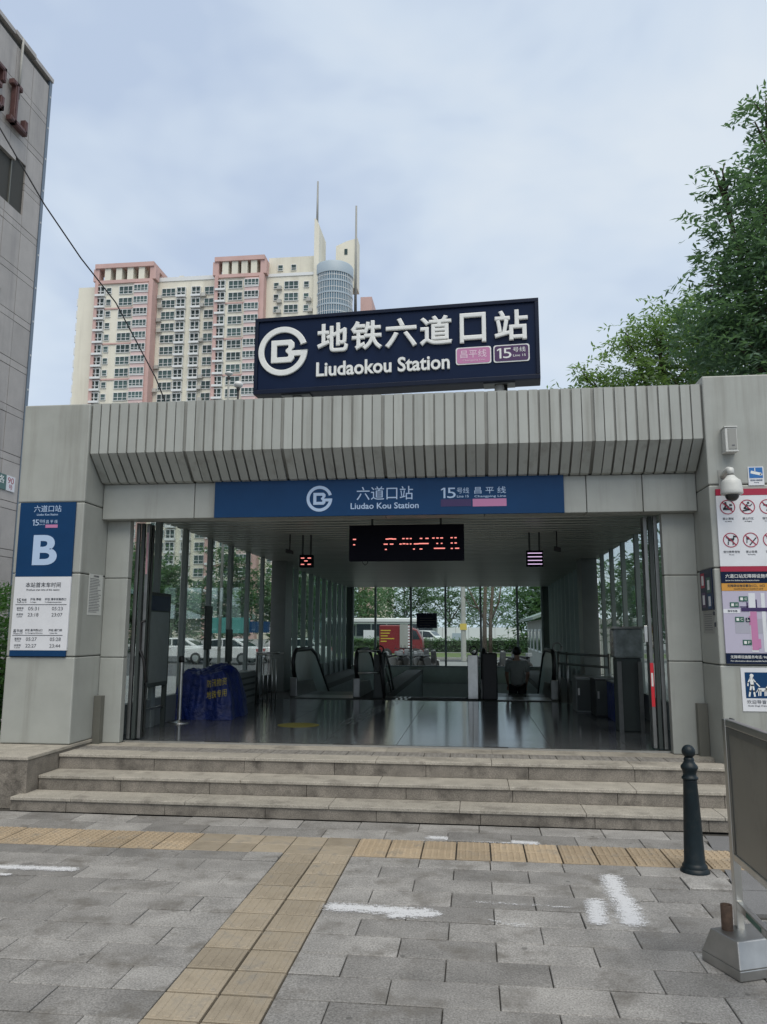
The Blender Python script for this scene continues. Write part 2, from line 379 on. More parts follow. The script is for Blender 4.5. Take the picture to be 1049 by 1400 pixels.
def fifteen(mb, a, b, face, bold=.0):
    w = b[0]-a[0]; h = b[1]-a[1]; p = face[1]; s_ = w*.13
    mb.prism([(a[0]+w*.17,a[1]),(a[0]+w*.17+s_,a[1]),(a[0]+w*.17+s_,b[1]),(a[0]+w*.17,b[1])], p-.002, p-.0005, 'y')
    mb.prism([(a[0]+w*.168,b[1]),(a[0]+w*.168,b[1]-h*.16),(a[0],b[1]-h*.27),(a[0],b[1]-h*.14)], p-.002, p-.0005, 'y')
    text(mb, '5', (a[0]+w*.42, a[1]), b, face, bold=bold)
def subway_logo(mb, cx, cz, R, y0, y1):
    w = R*.235
    mb.arc(cx, cz, R-w, R, 17, 360, y0, y1, 48)
    mb.prism([(cx+R*.30, cz), (cx+R*1.0, cz), (cx+R*.97, cz-w*.95), (cx+R*.30, cz-w*.95)], y0-.0007, y1, 'y')
    yy = y0-.0013
    o_ = [(-.47,-.47), (-.47,.45), (.34,.45), (.47,.32), (.47,.14), (.36,.03), (.36,-.03), (.47,-.16), (.47,-.34), (.34,-.47)]
    i_ = [(-.24,-.25), (-.24,.23), (.20,.23), (.23,.20), (.23,.13), (.12,.03), (.12,-.04), (.23,-.14), (.23,-.22), (.20,-.25)]
    vs = []
    for k in range(10):
        for (px_, pz_), y in ((o_[k],yy),(i_[k],yy),(i_[k],y1),(o_[k],y1)): vs.append((cx+R*px_, y, cz+R*pz_))
    mb.add(vs, [(4*k+q, 4*((k+1)%10)+q, 4*((k+1)%10)+(q+1)%4, 4*k+(q+1)%4) for k in range(10) for q in range(4)])
    return mb

# ------------------------------------------------------------------ the ground
g = MB()
hx0, hx1, hy0, hy1 = -4.5, 2.5, 13.0, 29.3          # opening of the stairwell
Z0 = -.03
for (x0,x1,y0,y1) in ((-900,900,-300,hy0),(-900,900,hy1,1500),(-900,hx0,hy0,hy1),(hx1,900,hy0,hy1)):
    g.add([(x0,y0,Z0),(x1,y0,Z0),(x1,y1,Z0),(x0,y1,Z0)], [(0,1,2,3)])
structure('ground', g, walk_m)
rd = MB()
rd.add([(-300,50,Z0+.004),(300,50,Z0+.004),(300,54,Z0+.004),(-300,54,Z0+.004)], [(0,1,2,3)])
rd.add([(-300,69,Z0+.004),(300,69,Z0+.004),(300,88,Z0+.004),(-300,88,Z0+.004)], [(0,1,2,3)])
rd.add([(-60,32,Z0+.004),(-8,32,Z0+.004),(-8,49.9,Z0+.004),(-60,49.9,Z0+.004)], [(0,1,2,3)])
rd.add([(-300,54.01,Z0+.004),(-11.1,54.01,Z0+.004),(-11.1,68.9,Z0+.004),(-300,68.9,Z0+.004)], [(0,1,2,3)])
structure('road', rd, asphalt)
structure('lawn', MB().box(-11, 60, 54.2, 66.9, Z0, .06), lawn_m)
structure('kerb', MB().box(-11, 60, 54.0, 54.19, Z0, .12).box(-11, 60, 66.91, 67.1, Z0, .12), kerb_m)

# pavement in front of the steps
bed = MB(); bed.add([(-7.8,2.4,-.022),(4.6,2.4,-.022),(4.6,9.6,-.022),(-7.8,9.6,-.022)], [(0,1,2,3)])
pave = structure('pavement', bed, bed_m)
PM = {}
def paver_mesh(w, d):
    k = (round(w,3), round(d,3))
    if k not in PM:
        PM[k] = MB().chbox(-k[0]/2, k[0]/2, -k[1]/2, k[1]/2, -.05, 0, .004).mesh('paver'); PM[k].materials.append(paver_m)
    return PM[k]
PH = .2885; U = .579; JG = .007
rows = [(4.21+PH*k, 4.21+PH*(k+1), k) for k in range(-6, 8)]+[(6.518, 6.762, 8), (7.316, 7.622, 9), (7.622, 7.925, 10)]
def edge_r(y): return 1.93+(y-6.6)*.145            # where the pale slabs of the ramp begin
loose = MB()
tilts = {(-1,4): 1}
def lay(x0, x1, y0, y1):
    if x1-x0 < .05: return
    xc, yc = (x0+x1)/2, (y0+y1)/2
    if yc > 3.75 and -.66*yc-.7 < xc < .37*yc+.5:
        dz = random.uniform(-.003, .0015)
        q_ = random.random()
        if q_ < .07: dz -= .003
        elif q_ > .93: dz += .010
        me = paver_mesh(x1-x0-JG*random.uniform(.6,1.2), y1-y0-JG*random.uniform(.8,1.7))
        put('paver', me, pave, (xc, yc, dz), (random.uniform(-.006,.006), random.uniform(-.004,.004), random.uniform(-.004,.004)))
    else:
        loose.chbox(x0+.004, x1-.004, y0+.004, y1-.004, -.05, 0, .004)
SL, SR = -1.637, -1.05                              # sides of the tactile strip
for y0, y1, k in rows:
    par = k % 2
    if k < 9:
        xs = [SL]; x = -1.935 if not par else -2.225
        # the first piece by the strip, then full lengths to the left
        cuts = [SL]
        while x > -7.7: cuts.append(x); x -= U
        for a, b in zip(cuts[1:], cuts[:-1]): lay(a, b, y0, y1)
        x = -.47 if par == 0 else -.76
        cuts = [SR]; xmax = 4.4 if y1 < 5.9 else edge_r((y0+y1)/2)
        while x < xmax-.06: cuts.append(x); x += U
        cuts.append(xmax)
        for a, b in zip(cuts[:-1], cuts[1:]): lay(a, b, y0, y1)
    else:
        x = -7.5+(.29 if k == 9 else 0); xmax = edge_r((y0+y1)/2)
        while x < xmax:
            lay(x, min(x+U, xmax), y0, y1); x += U
lo = loose.build('paver', paver_m, pave); lo['kind'] = 'stuff'
# pale slabs right of the bollard
for j, y in enumerate((5.76, 6.262, 7.318)):
    x = edge_r(y+.25)+.012
    for i in range(4):
        w = .62
        b = MB(); xa = edge_r(y) if i == 0 else x; xb = edge_r(y+.49) if i == 0 else x
        b.hexa([(xa+.01,y,-.05),(x+w-.008,y,-.05),(x+w-.008,y+.49,-.05),(xb+.01,y+.49,-.05)], [(xa+.01,y,.001),(x+w-.008,y,.001),(x+w-.008,y+.49,.001),(xb+.01,y+.49,.001)])
        b.build('stone_slab', slab_m, pave); x += w
# tactile tiles
def bar_tile(w, d):
    b = MB(); b.chbox(-w/2, w/2, -d/2, d/2, -.05, .001, .003)
    for i in range(4):
        xc = (-1.5+i)*w/4.2; b.chbox(xc-w*.065, xc+w*.065, -d*.44, d*.44, -.001, .0065, .004)
    return b.mesh('tactile_tile')
def dot_tile(w, d):
    b = MB(); b.chbox(-w/2, w/2, -d/2, d/2, -.05, .001, .003)
    for i in range(5):
        for j in range(5):
            xc, yc = (-2+i)*w/5.3, (-2+j)*d/5.3; b.chbox(xc-.014, xc+.014, yc-.014, yc+.014, -.001, .009, .006)
    return b.mesh('tactile_tile')
bt = bar_tile(.279, .270); bt.materials.append(tact2_m); dt = dot_tile(.280, .258); dt.materials.append(tact_m)
pv = MB().chbox(-.1425,.1425,-.1325,.1325,-.05,.001,.004).mesh('tactile_tile'); pv.materials.append(tact2_m)
for k in range(-5, 9):
    y0 = 4.21+PH*k; y1 = y0+PH if k < 8 else 6.762
    for xc in (-1.492, -1.197):
        put('tactile_tile', bt, pave, (xc, (y0+y1)/2 if k < 8 else 6.64, random.uniform(-.002,.001)), (random.uniform(-.004,.004), random.uniform(-.004,.004), 0)).scale[1] = 1 if k < 8 else .85
for r_, yc in enumerate((6.902, 7.176)):
    x = -1.345-.1465-20*.293
    while x < edge_r(yc)+1.9:
        if True:
            worn = -2.6 < x < -1.0
            put('tactile_tile', pv if worn else dt, pave, (x, yc, random.uniform(-.002,.001)), (random.uniform(-.005,.005), random.uniform(-.005,.005), random.uniform(-.004,.004)))
        x += .293

# ------------------------------------------------------------------ steps and plinths
LZ = .461
XL, XR = -4.80, 2.69
st = thing('entrance_steps', 'three wide worn granite steps leading up to the station doorway', 'steps', (-1.05, 8.5, 0))
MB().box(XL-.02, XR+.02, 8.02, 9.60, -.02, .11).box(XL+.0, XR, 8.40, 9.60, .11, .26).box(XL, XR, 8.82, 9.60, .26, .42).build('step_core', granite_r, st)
def step_row(xa, xb, yf, zb, zt, depth, off):
    x = xa+off; cuts = [xa]
    while x < xb-.15: cuts.append(x); x += random.uniform(1.0, 1.14)
    cuts.append(xb)
    for a, b in zip(cuts[:-1], cuts[1:]):
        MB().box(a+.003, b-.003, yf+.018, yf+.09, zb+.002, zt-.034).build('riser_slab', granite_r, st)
    cuts = [xa]; x = xa+off*.6+.3
    while x < xb-.2: cuts.append(x); x += random.uniform(1.2, 1.5)
    cuts.append(xb)
    for a, b in zip(cuts[:-1], cuts[1:]):
        MB().box(a+.002, b-.002, yf, yf+depth, zt-.034, zt).build('tread_slab', granite, st, bevel=.006)
step_row(-4.87, XR+.35, 7.93, 0, .140, .40, .62)
step_row(XL+.01, XR+.25, 8.31, .140, .295, .43, .95)
step_row(XL+.01, XR, 8.72, .295, LZ, .34, 1.15)
for i in range(25):                                   # rough anti-slip stones of the landing
    x = XL+.02+i*.30
    if x+.29 > XR: break
    b = MB(); b.chbox(x, x+.292, 9.066, 9.36, .40, LZ+.001, .003)
    for p in range(4):
        for q in range(4): b.chbox(x+.03+p*.065, x+.065+p*.065, 9.085+q*.068, 9.115+q*.068, LZ, LZ+.006, .004)
    b.build('landing_tile', hatch_m, st)
for i in range(6):
    x = XL+i*1.25; MB().box(x+.002, min(x+1.25, XR)-.002, 9.363, 9.70, .40, LZ).build('landing_slab', granite, st)
for side, x0, x1 in ((0, -7.1, XL), (1, XR+.26, 4.6)):
    pl = thing('stone_plinth', ('granite plinth at the left end of the steps under the pillar with the letter B', 'granite plinth behind the metal notice frame at the right end of the steps')[side], 'plinth', ((x0+x1)/2, 8.8, 0), group='plinths flanking the steps')
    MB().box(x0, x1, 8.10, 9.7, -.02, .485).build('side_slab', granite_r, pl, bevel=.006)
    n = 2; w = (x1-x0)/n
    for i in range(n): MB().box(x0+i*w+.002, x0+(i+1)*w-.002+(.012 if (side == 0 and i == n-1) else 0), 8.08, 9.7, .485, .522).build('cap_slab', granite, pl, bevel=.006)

# ------------------------------------------------------------------ station building
S = thing('station_entrance', 'grey metal clad subway station entrance with ribbed parapet and glass hall', 'station', (-1.06, 9.8, 0))
PT = 4.735                                            # parapet top
def pillar(xa, xb, yf, joints, base, inner_side):
    """boxy pillar clad in flat panels with open joints"""
    MB().box(xa+.03, xb-.03, yf+.03, 10.0, base, PT-.02).build('pillar_core', joint_m, S)
    for z0, z1 in zip(joints[:-1], joints[1:]):
        MB().box(xa, xb, yf, 10.02, z0+.004, z1-.004).build('cladding_panel', alu, S, bevel=.016)
pillar(-5.69, XL, 8.96, (.523, 1.555, 2.57, 3.46, PT), .523, 1)
pillar(XR, 3.58, 8.96, (.40, 1.515, 2.585, 3.53, PT+.09), .40, -1)
# inner piers beside the doorway
for xa, xb in ((XL, -4.48), (2.30, XR)):
    for z0, z1 in zip((LZ, 1.53, 2.55, 3.31), (1.53, 2.55, 3.31, 3.5)):
        if z1 == 3.5: continue
        MB().box(xa+.002, xb, 9.60, 9.72, z0+.004, z1-.004).build('cladding_panel', alu, S, bevel=.010)
    MB().box(xa+.01, xb-.01, 9.615, 9.71, LZ, 3.4).build('pier_core', joint_m, S)
MB().box(-4.795, -4.70, 9.50, 9.595, LZ, 1.05).build('corner_plate', plate_m, S)
MB().box(2.575, 2.685, 9.50, 9.595, LZ, 1.05).build('corner_plate', plate_m, S)
# lintel
lj = [XL+.002, -3.555, -2.32, -1.08, .16, 1.395, 2.06, XR-.002]
MB().box(XL+.01, XR-.01, 9.45, 9.72, 3.32, 3.74).build('lintel_core', joint_m, S)
for a, b in zip(lj[:-1], lj[1:]): MB().box(a+.004, b-.004, 9.43, 9.73, 3.305, 3.765).build('lintel_panel', alu, S, bevel=.008)
# ribbed parapet: 60 folded ribs over a recessed backing
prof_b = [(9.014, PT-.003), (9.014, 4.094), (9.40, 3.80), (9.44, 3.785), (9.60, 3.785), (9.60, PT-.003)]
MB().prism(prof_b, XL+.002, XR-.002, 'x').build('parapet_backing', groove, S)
RW = (XR-XL)/60
prof = [(8.99, PT), (8.99, 4.083), (9.335, 3.775), (9.42, 3.765), (9.42, 3.80), (9.35, 3.815), (9.0125, 4.091), (9.0125, PT)]
rib0 = MB().prism(prof, -RW*.405, RW*.405, 'x').mesh('cladding_rib'); rib0.materials.append(alu_rib)
for i in range(60):
    k = i % 10; x = XL+RW*(i+.5)
    o = put('cladding_rib', rib0, S, (x+(.010 if k == 0 else (-.010 if k == 9 else random.uniform(-.0025,.0025))), random.uniform(-.0012,.0008), random.uniform(-.0015,.0015)))
    if i: pass
MB().box(XL+.002, XR-.002, 9.016, 9.62, PT-.0025, PT+.004).build('parapet_cap', alu, S)
# roof, walls and floor of the hall
WL, WR, YB, CZ = -4.83, 2.86, 29.5, 3.55
MB().box(WL-.3, WR+.3, 9.62, YB+.35, CZ+.16, 4.55).build('roof_slab', groove, S)
MB().box(WL, WR, 9.74, YB, CZ+.12, CZ+.158).build('ceiling_void', void_m, S)
pitch = .29; n = int((YB-9.76)/pitch)
sl0 = MB().prism([(-.078, 0), (.078, 0), (.085, .02), (.07, .04), (-.07, .04), (-.085, .02)], WL+.002, WR-.002, 'x').mesh('ceiling_slat'); sl0.materials.append(ceil_m)
for i in range(n): put('ceiling_slat', sl0, S, (0, 9.84+i*pitch, CZ))
FL = LZ
fl = MB()
for (x0,x1,y0,y1) in ((WL,WR,9.70,16.7),(WL,-3.97,16.7,YB),(-2.45,-1.92,16.7,YB),(-.02,.16,16.7,YB),(1.72,WR,16.7,YB),(-1.92,-.02,16.7,17.15)):
    fl.box(x0, x1, y0, y1, FL-.15, FL)
fo = fl.build('hall_floor', joint_m, S)
k_ = 0
tile = MB().box(-.474,.474,-.397,.397,-.02,.002).mesh('floor_tile'); tile.materials.append(floor_m)
for i in range(8):                                     # polished floor tiles
    for j in range(9):
        x = WL+.51+i*.955; y = 10.15+.8*j-.0
        if y+.4 > 16.72: continue
        put('floor_tile', tile, S, (x, y, FL+random.uniform(0,.0006)), (random.uniform(-.0008,.0008), random.uniform(-.0008,.0008), 0))
MB().box(-4.47, 2.3, 9.70, 9.745, FL, FL+.022).box(-4.47, 2.3, 9.748, 9.76, FL, FL+.012).build('door_track', steel, S)
for (xa, xb) in ((-3.4, -2.95), (-1.75, -1.5), (.1, .4)): MB().box(xa, xb, 9.695, 9.75, FL+.0225, FL+.026).build('track_cover', black_rub, S)
dots = MB()
for i in range(38):
    for j in range(3): dots.box(-1.9+i*.049, -1.875+i*.049, 16.86+j*.09, 16.885+j*.09, FL+.002, FL+.008)
dots.build('nosing_studs', floor_t, S)
gd = MB()
for i in range(12):
    for j in range(3): gd.box(-2.02+j*.10-i*.045+.42, -1.97+j*.10-i*.045+.42, 16.7-i*.42, 17.05-i*.42, FL+.002, FL+.007)
gd.build('floor_guide', floor_t, S)
# stairwell: walls, stairs
well = MB()
for x0, x1 in ((-3.99,-3.97),(-2.45,-2.43),(-1.94,-1.92),(-.02,0),(.14,.16),(1.72,1.74)): well.box(x0, x1, 16.7, YB, -6, FL-.151)
well.box(WL, WR, 16.66, 16.69, -6, FL-.152)
well.build('well_lining', inner_m, S)
stair0 = MB().box(-1.91, -.03, 0, .33, -.6, 0).mesh('stair_tread'); stair0.materials.append(inner_m)
for i in range(30): put('stair_tread', stair0, S, (0, 17.16+i*.31, FL-.16*(i+1)))
MB().box(WL, WR, YB+.02, YB+.2, -6.2, .58).build('back_sill_wall', mat('sill_tile', (.55,.64,.57), .35, var=.08), S)
MB().box(-4.60, 2.58, YB-.06, YB+.018, .555, .60).build('window_sill', mull, S)
# side glazing
def side_wall(x, sgn):
    ys = [10.1, 11.27, 12.40, 13.63, 14.84, 16.04, 17.2]
    ys2 = [19.5+1.0*i for i in range(10)]
    for y in ys: MB().box(min(x, x+sgn*.075), max(x, x+sgn*.075), y-.055, y+.055, FL, CZ+.1).build('mullion', mull, S)
    for y in ys2: MB().box(min(x, x+sgn*.12), max(x, x+sgn*.12), y-.05, y+.05, FL, CZ+.1).build('mullion', mull, S)
    yy = [9.75]+ys+[18.1]
    for a, b in zip(yy[:-1], yy[1:]): MB().box(x-.006, x+.006, a+.05, b-.05, FL+.402, CZ+.09).build('glass_pane', glass_m, S)
    yy = [18.85]+ys2+[YB]
    for a, b in zip(yy[:-1], yy[1:]): MB().box(x-.006, x+.006, a+.03, b-.03, FL+.402, CZ+.09).build('glass_pane', glass_d, S)
    MB().box(x-.05, x+.05, 9.74, YB, 0, FL+.40).build('base_wall', inner_m, S)
    MB().box(min(x, x+sgn*.36), max(x, x+sgn*.36), 18.15, 18.85, FL, CZ+.1).build('column', inner_m, S)
side_wall(WL, 1); side_wall(WR, -1)
# back glazing
bx = [-4.60, -3.72, -2.35, -1.035, .29, 1.66, 2.58]
for x in bx: MB().box(x-.04, x+.04, YB-.05, YB+.05, .6, CZ+.1).build('mullion', mull, S)
for a, b in zip(bx[:-1], bx[1:]): MB().box(a+.03, b-.03, YB-.005, YB+.005, .6, CZ+.09).build('glass_pane', glass_m, S)
MB().box(WL, -4.642, YB-.1, YB+.15, .0, CZ+.1).build('corner_post', inner_d, S); MB().box(2.622, WR, YB-.1, YB+.15, .0, CZ+.1).build('corner_post', inner_d, S)

# door leaves folded open at both sides
for side in (0, 1):
    xj = (-4.47, 2.29)[side]; d = (1, -1)[side]
    dl = thing('door_leaf', ('steel framed glass door folded back against the left jamb with a bent locking bar', 'steel framed glass door folded back against the right jamb with a red sticker')[side], 'door', (xj+d*.05, 9.78, FL), group='glass doors folded open')
    for k, (dx, y0, y1) in enumerate(((.0, 9.77, 9.82), (.055, 9.80, 9.86), (.11, 9.84, 9.91))):
        xa, xb = sorted((xj+d*dx, xj+d*(dx+.045)))
        MB().box(xa, xb, y0, y1, FL+.03, 3.30).build('door_stile', (steel_d, inner_d, steel_d)[k], dl, bevel=.004)
    xa, xb = sorted((xj+d*.118, xj+d*.135))
    gp = MB().box(xa, xb, 9.912, 9.975, FL+.1, 3.25).build('door_glass', glass_k, dl)
    MB().box(xa-.012, xb+.012, 9.978, 10.03, FL+.03, 3.30).build('door_stile', steel_d, dl)
    if side == 0:
        MB().tube([(xj+.20,9.85,1.20),(xj+.16,9.83,1.5),(xj+.10,9.82,1.62),(xj+.10,9.82,1.98),(xj+.16,9.83,2.0)], .018, 8).build('locking_bar', black_rub, dl)
        MB().box(xj+.12, xj+.145, 9.835, 9.839, 2.62, 3.18).build('painted_reflection', mat('rose_reflection_colour', (.42,.25,.27), .3, var=.3, vscale=4), dl)  # pinkish reflection in the door leaf, painted as a thin rose strip
    else:
        stk = MB().box(xj-.105, xj-.0905, 9.80, 9.8115, .95, 1.52); stk = MB().box(xj-.155, xj-.115, 9.835, 9.839, .98, 1.50).build('sticker', red_b, dl)
        MB().box(xj-.148, xj-.125, 9.831, 9.834, 1.22, 1.38).build('sticker_mark', white_l, dl)
        MB().box(xj-.21, xj-.17, 9.80, 9.86, 1.75, 1.95).build('lock_case', steel, dl, bevel=.004)

# ------------------------------------------------------------------ signs on the station
rs = thing('rooftop_sign', 'big dark navy rooftop sign reading Liudaokou Station with raised white letters', 'sign', (-1.0, 9.64, 4.55), math.radians(0), local=True)
rs.rotation_euler = (0, 0, math.radians(-4.1))
W2 = 1.90; zb, zt = .47, 1.545
MB().box(-W2, W2, -.04, .24, zb, zt).build('sign_case', navy_f, rs, bevel=.01)
MB().box(-W2+.05, W2-.05, -.046, -.041, zb+.06, zt-.05).build('face_panel', navy, rs)
fr = MB(); fr.box(-W2, W2, -.075, -.0405, zt-.05, zt+.001).box(-W2, W2, -.075, -.0405, zb-.001, zb+.06).box(-W2, -W2+.05, -.075, -.0405, zb+.061, zt-.051).box(W2-.05, W2, -.075, -.0405, zb+.061, zt-.051)
fr.build('sign_frame', navy_f, rs, bevel=.006)
FY = -.047
def su(x): return -W2+(x-352)/(738-352)*2*W2          # picture x on the sign face -> sign coordinate
subway_logo(MB(), su(393), 1.055, .345, FY-.035, FY).build('emblem', white_l, rs, bevel=.008)
xs_ = [441, 488, 535, 582, 632, 680]
for ch, x in zip('地铁六道口站', xs_):
    w = 44 if ch != '口' else 38
    text(MB(), ch, (su(x+.5)+(.03 if ch == '口' else 0), .995), (su(x+w), 1.40), ('y', FY), thick=.045, bold=.0, bev=.026, depth=.02, res=4).build('lettering', white_l, rs)
text(MB(), 'Liudaokou Station', (su(441), .665), (su(622), .865), ('y', FY), thick=.035, bold=.014, bev=.009, depth=.02, res=4).build('lettering', white_l, rs)
def badge(x0, x1, z0, z1, y, fill, par, rim=True):
    def rr(i): 
        r = .03; P = []
        for cx_, cz_, a in ((x1-i-r, z1-i-r, 0), (x0+i+r, z1-i-r, 90), (x0+i+r, z0+i+r, 180), (x1-i-r, z0+i+r, 270)):
            for t in range(0, 91, 30): P.append((cx_+r*math.cos(math.radians(a+t)), cz_+r*math.sin(math.radians(a+t))))
        return P
    if rim: MB().prism(rr(0), y-.012, y, 'y').build('badge_rim', white_l, par)
    return MB().prism(rr(.014 if rim else 0), y-.016, y-.0125 if rim else y, 'y').build('badge', fill, par)
badge(su(630), su(676), .715, .945, FY, pink, rs); badge(su(679), su(725), .715, .945, FY, purple, rs)
b = MB(); text(b, '昌平线', (su(636), .80), (su(670), .905), ('y', FY-.0165), bold=.004); text(b, 'Changping Line', (su(639), .75), (su(668), .78), ('y', FY-.0165)); b.build('lettering', mat('badge_pale_print', (.72, .55, .66), .4), rs)
b = MB(); fifteen(b, (su(683.5), .765), (su(702), .90), ('y', FY-.0165)); text(b, '号线', (su(704), .84), (su(720), .905), ('y', FY-.0165)); text(b, 'Line 15', (su(704), .78), (su(720), .81), ('y', FY-.0165)); b.build('lettering', white_l, rs)
for x in (-1.33, 1.38): 
    MB().tube([(x,.09,-.02),(x,.09,zb+.01)], .062, 12).build('support_post', conc, rs)
    MB().box(x-.2, x+.2, 0, .2, zb-.016, zb-.002).build('mount_plate', steel_d, rs)
MB().tube([(1.47,.1,-.02),(1.46,.1,zb)], .022, 8).build('cable_conduit', black_rub, rs)

# lintel name board
nb = thing('name_board', 'long blue lintel board naming Liudao Kou Station with line 15 and Changping line', 'sign', (-1.07, 9.42, 3.305))
MB().box(-3.275, 1.125, 9.395, 9.428, 3.302, 3.772).build('board_panel', blue, nb, bevel=.003)
NY = 9.3945
subway_logo(MB(), -1.905, 3.525, .165, NY-.004, NY).build('emblem', pale_b, nb)
b = MB(); text(b, '六道口站', (-1.43, 3.497), (-.72, 3.668), ('y', NY), bold=.0); text(b, 'Liudao Kou Station', (-1.505, 3.385), (-.65, 3.462), ('y', NY), bold=.012); b.build('lettering', pale_b, nb)
b = MB(); fifteen(b, (-.372, 3.505), (-.19, 3.635), ('y', NY)); text(b, '号线', (-.175, 3.562), (-.025, 3.635), ('y', NY)); text(b, 'Line 15', (-.175, 3.51), (-.03, 3.54), ('y', NY), bold=.01)
text(b, '昌 平 线', (.04, 3.555), (.425, 3.64), ('y', NY)); text(b, 'Changping Line', (.04, 3.502), (.425, 3.535), ('y', NY), bold=.01); b.build('lettering', pale_b, nb)
MB().box(-.375, 0, NY-.002, NY, 3.40, 3.49).build('line_bar', dpurple, nb); MB().box(.018, .43, NY-.002, NY, 3.395, 3.49).build('line_bar', pink, nb)

# exit B board on the left pillar
eb = thing('exit_board', 'tall blue and white pillar board with a big letter B and train times', 'sign', (-5.26, 8.955, 1.56))
bx0, bx1 = -5.632, -4.90; bw = bx1-bx0
MB().box(bx0, bx1, 8.935, 8.958, 2.528, 3.455).build('blue_panel', blue, eb); MB().box(bx0, bx1, 8.935, 8.958, 1.632, 2.526).build('white_panel', white_p, eb)
MB().box(bx0, bx1-.01, 8.933, 8.958, 1.56, 1.63).build('foot_band', blue, eb)
BY = 8.9345; f_ = ('y', BY)
b = MB(); textc(b, '六道口站', -5.265, 3.335, .085, f_); textc(b, 'Liudao Kou Station', -5.265, 3.29, .026, f_, bold=.01)
fifteen(b, (-5.455, 3.165), (-5.37, 3.24), f_); text(b, '号线', (-5.365, 3.20), (-5.29, 3.24), f_); text(b, 'Line 15', (-5.365, 3.17), (-5.29, 3.187), f_); text(b, '昌 平 线', (-5.275, 3.19), (-5.125, 3.235), f_); b.build('lettering', pale_b, eb)
MB().box(-5.28, -5.12, BY-.002, BY, 3.135, 3.175).build('line_bar', pink, eb)
text(MB(), 'B', (-5.425, 2.67), (-5.105, 3.045), f_, bold=.03, res=6).build('exit_letter', pale_b, eb)
b = MB(); textc(b, '本站首末车时间', -5.255, 2.395, .062, f_, bold=.004); textc(b, 'First/Last train time of this station', -5.255, 2.355, .022, f_)
fifteen(b, (-5.585, 2.205), (-5.53, 2.26), f_); text(b, '号线', (-5.522, 2.225), (-5.46, 2.258), f_); text(b, 'Line 15', (-5.522, 2.206), (-5.46, 2.217), f_)
text(b, '开往 俸伯', (-5.41, 2.235), (-5.27, 2.265), f_, bold=.006); text(b, 'To Fengbo', (-5.41, 2.205), (-5.33, 2.22), f_)
text(b, '开往 清华东路西口', (-5.22, 2.235), (-4.945, 2.265), f_, bold=.006); text(b, 'To Qinghuadongluxikou', (-5.22, 2.205), (-5.0, 2.22), f_)
text(b, '昌平线', (-5.60, 1.845), (-5.48, 1.885), f_); text(b, 'Changping Line', (-5.60, 1.825), (-5.48, 1.838), f_)
text(b, '开往 昌平西山口', (-5.45, 1.86), (-5.225, 1.888), f_, bold=.006); text(b, 'To Changping Xishankou', (-5.45, 1.83), (-5.22, 1.845), f_)
text(b, '开往 蓟门桥', (-5.145, 1.86), (-4.97, 1.888), f_, bold=.006); text(b, 'To Jimen Qiao', (-5.13, 1.83), (-5.03, 1.845), f_)
b.build('lettering', ink, eb)
for z, t1, t2 in ((2.115, '05:31', '05:23'), (2.04, '23:18', '23:07'), (1.745, '05:27', '05:28'), (1.665, '22:27', '23:44')):
    b = MB(); text(b, t1, (-5.43, z), (-5.29, z+.042), f_); text(b, t2, (-5.12, z), (-4.98, z+.042), f_)
    text(b, '首班车' if z in (2.115, 1.745) else '末班车', (-5.58, z+.012), (-5.49, z+.04), f_); text(b, 'First' if z in (2.115, 1.745) else 'Last', (-5.57, z-.008), (-5.50, z+.006), f_); b.build('timetable_row', ink2, eb)
MB().box(-5.60, -4.935, BY-.0015, BY, 2.18, 2.187).box(-5.61, -4.96, BY-.0015, BY, 1.808, 1.815).build('rule_line', ink, eb)

# paper notice on the left pillar's side
nt_ = thing('paper_notice', 'white printed paper notice taped to the inner side of the left pillar', 'notice', (XL+.004, 9.37, 2.06))
MB().box(XL+.001, XL+.004, 9.19, 9.55, 2.065, 2.585).build('sheet', paper, nt_)
b = MB(); random.seed(3)
text(b, '安检须知', (9.30, 2.545), (9.44, 2.57), ('x+', XL+.0042))
for i in range(22): b.box(XL+.0042, XL+.005, 9.215, 9.215+random.uniform(.2,.31), 2.52-i*.02, 2.527-i*.02)
b.build('print_lines', ink2, nt_)

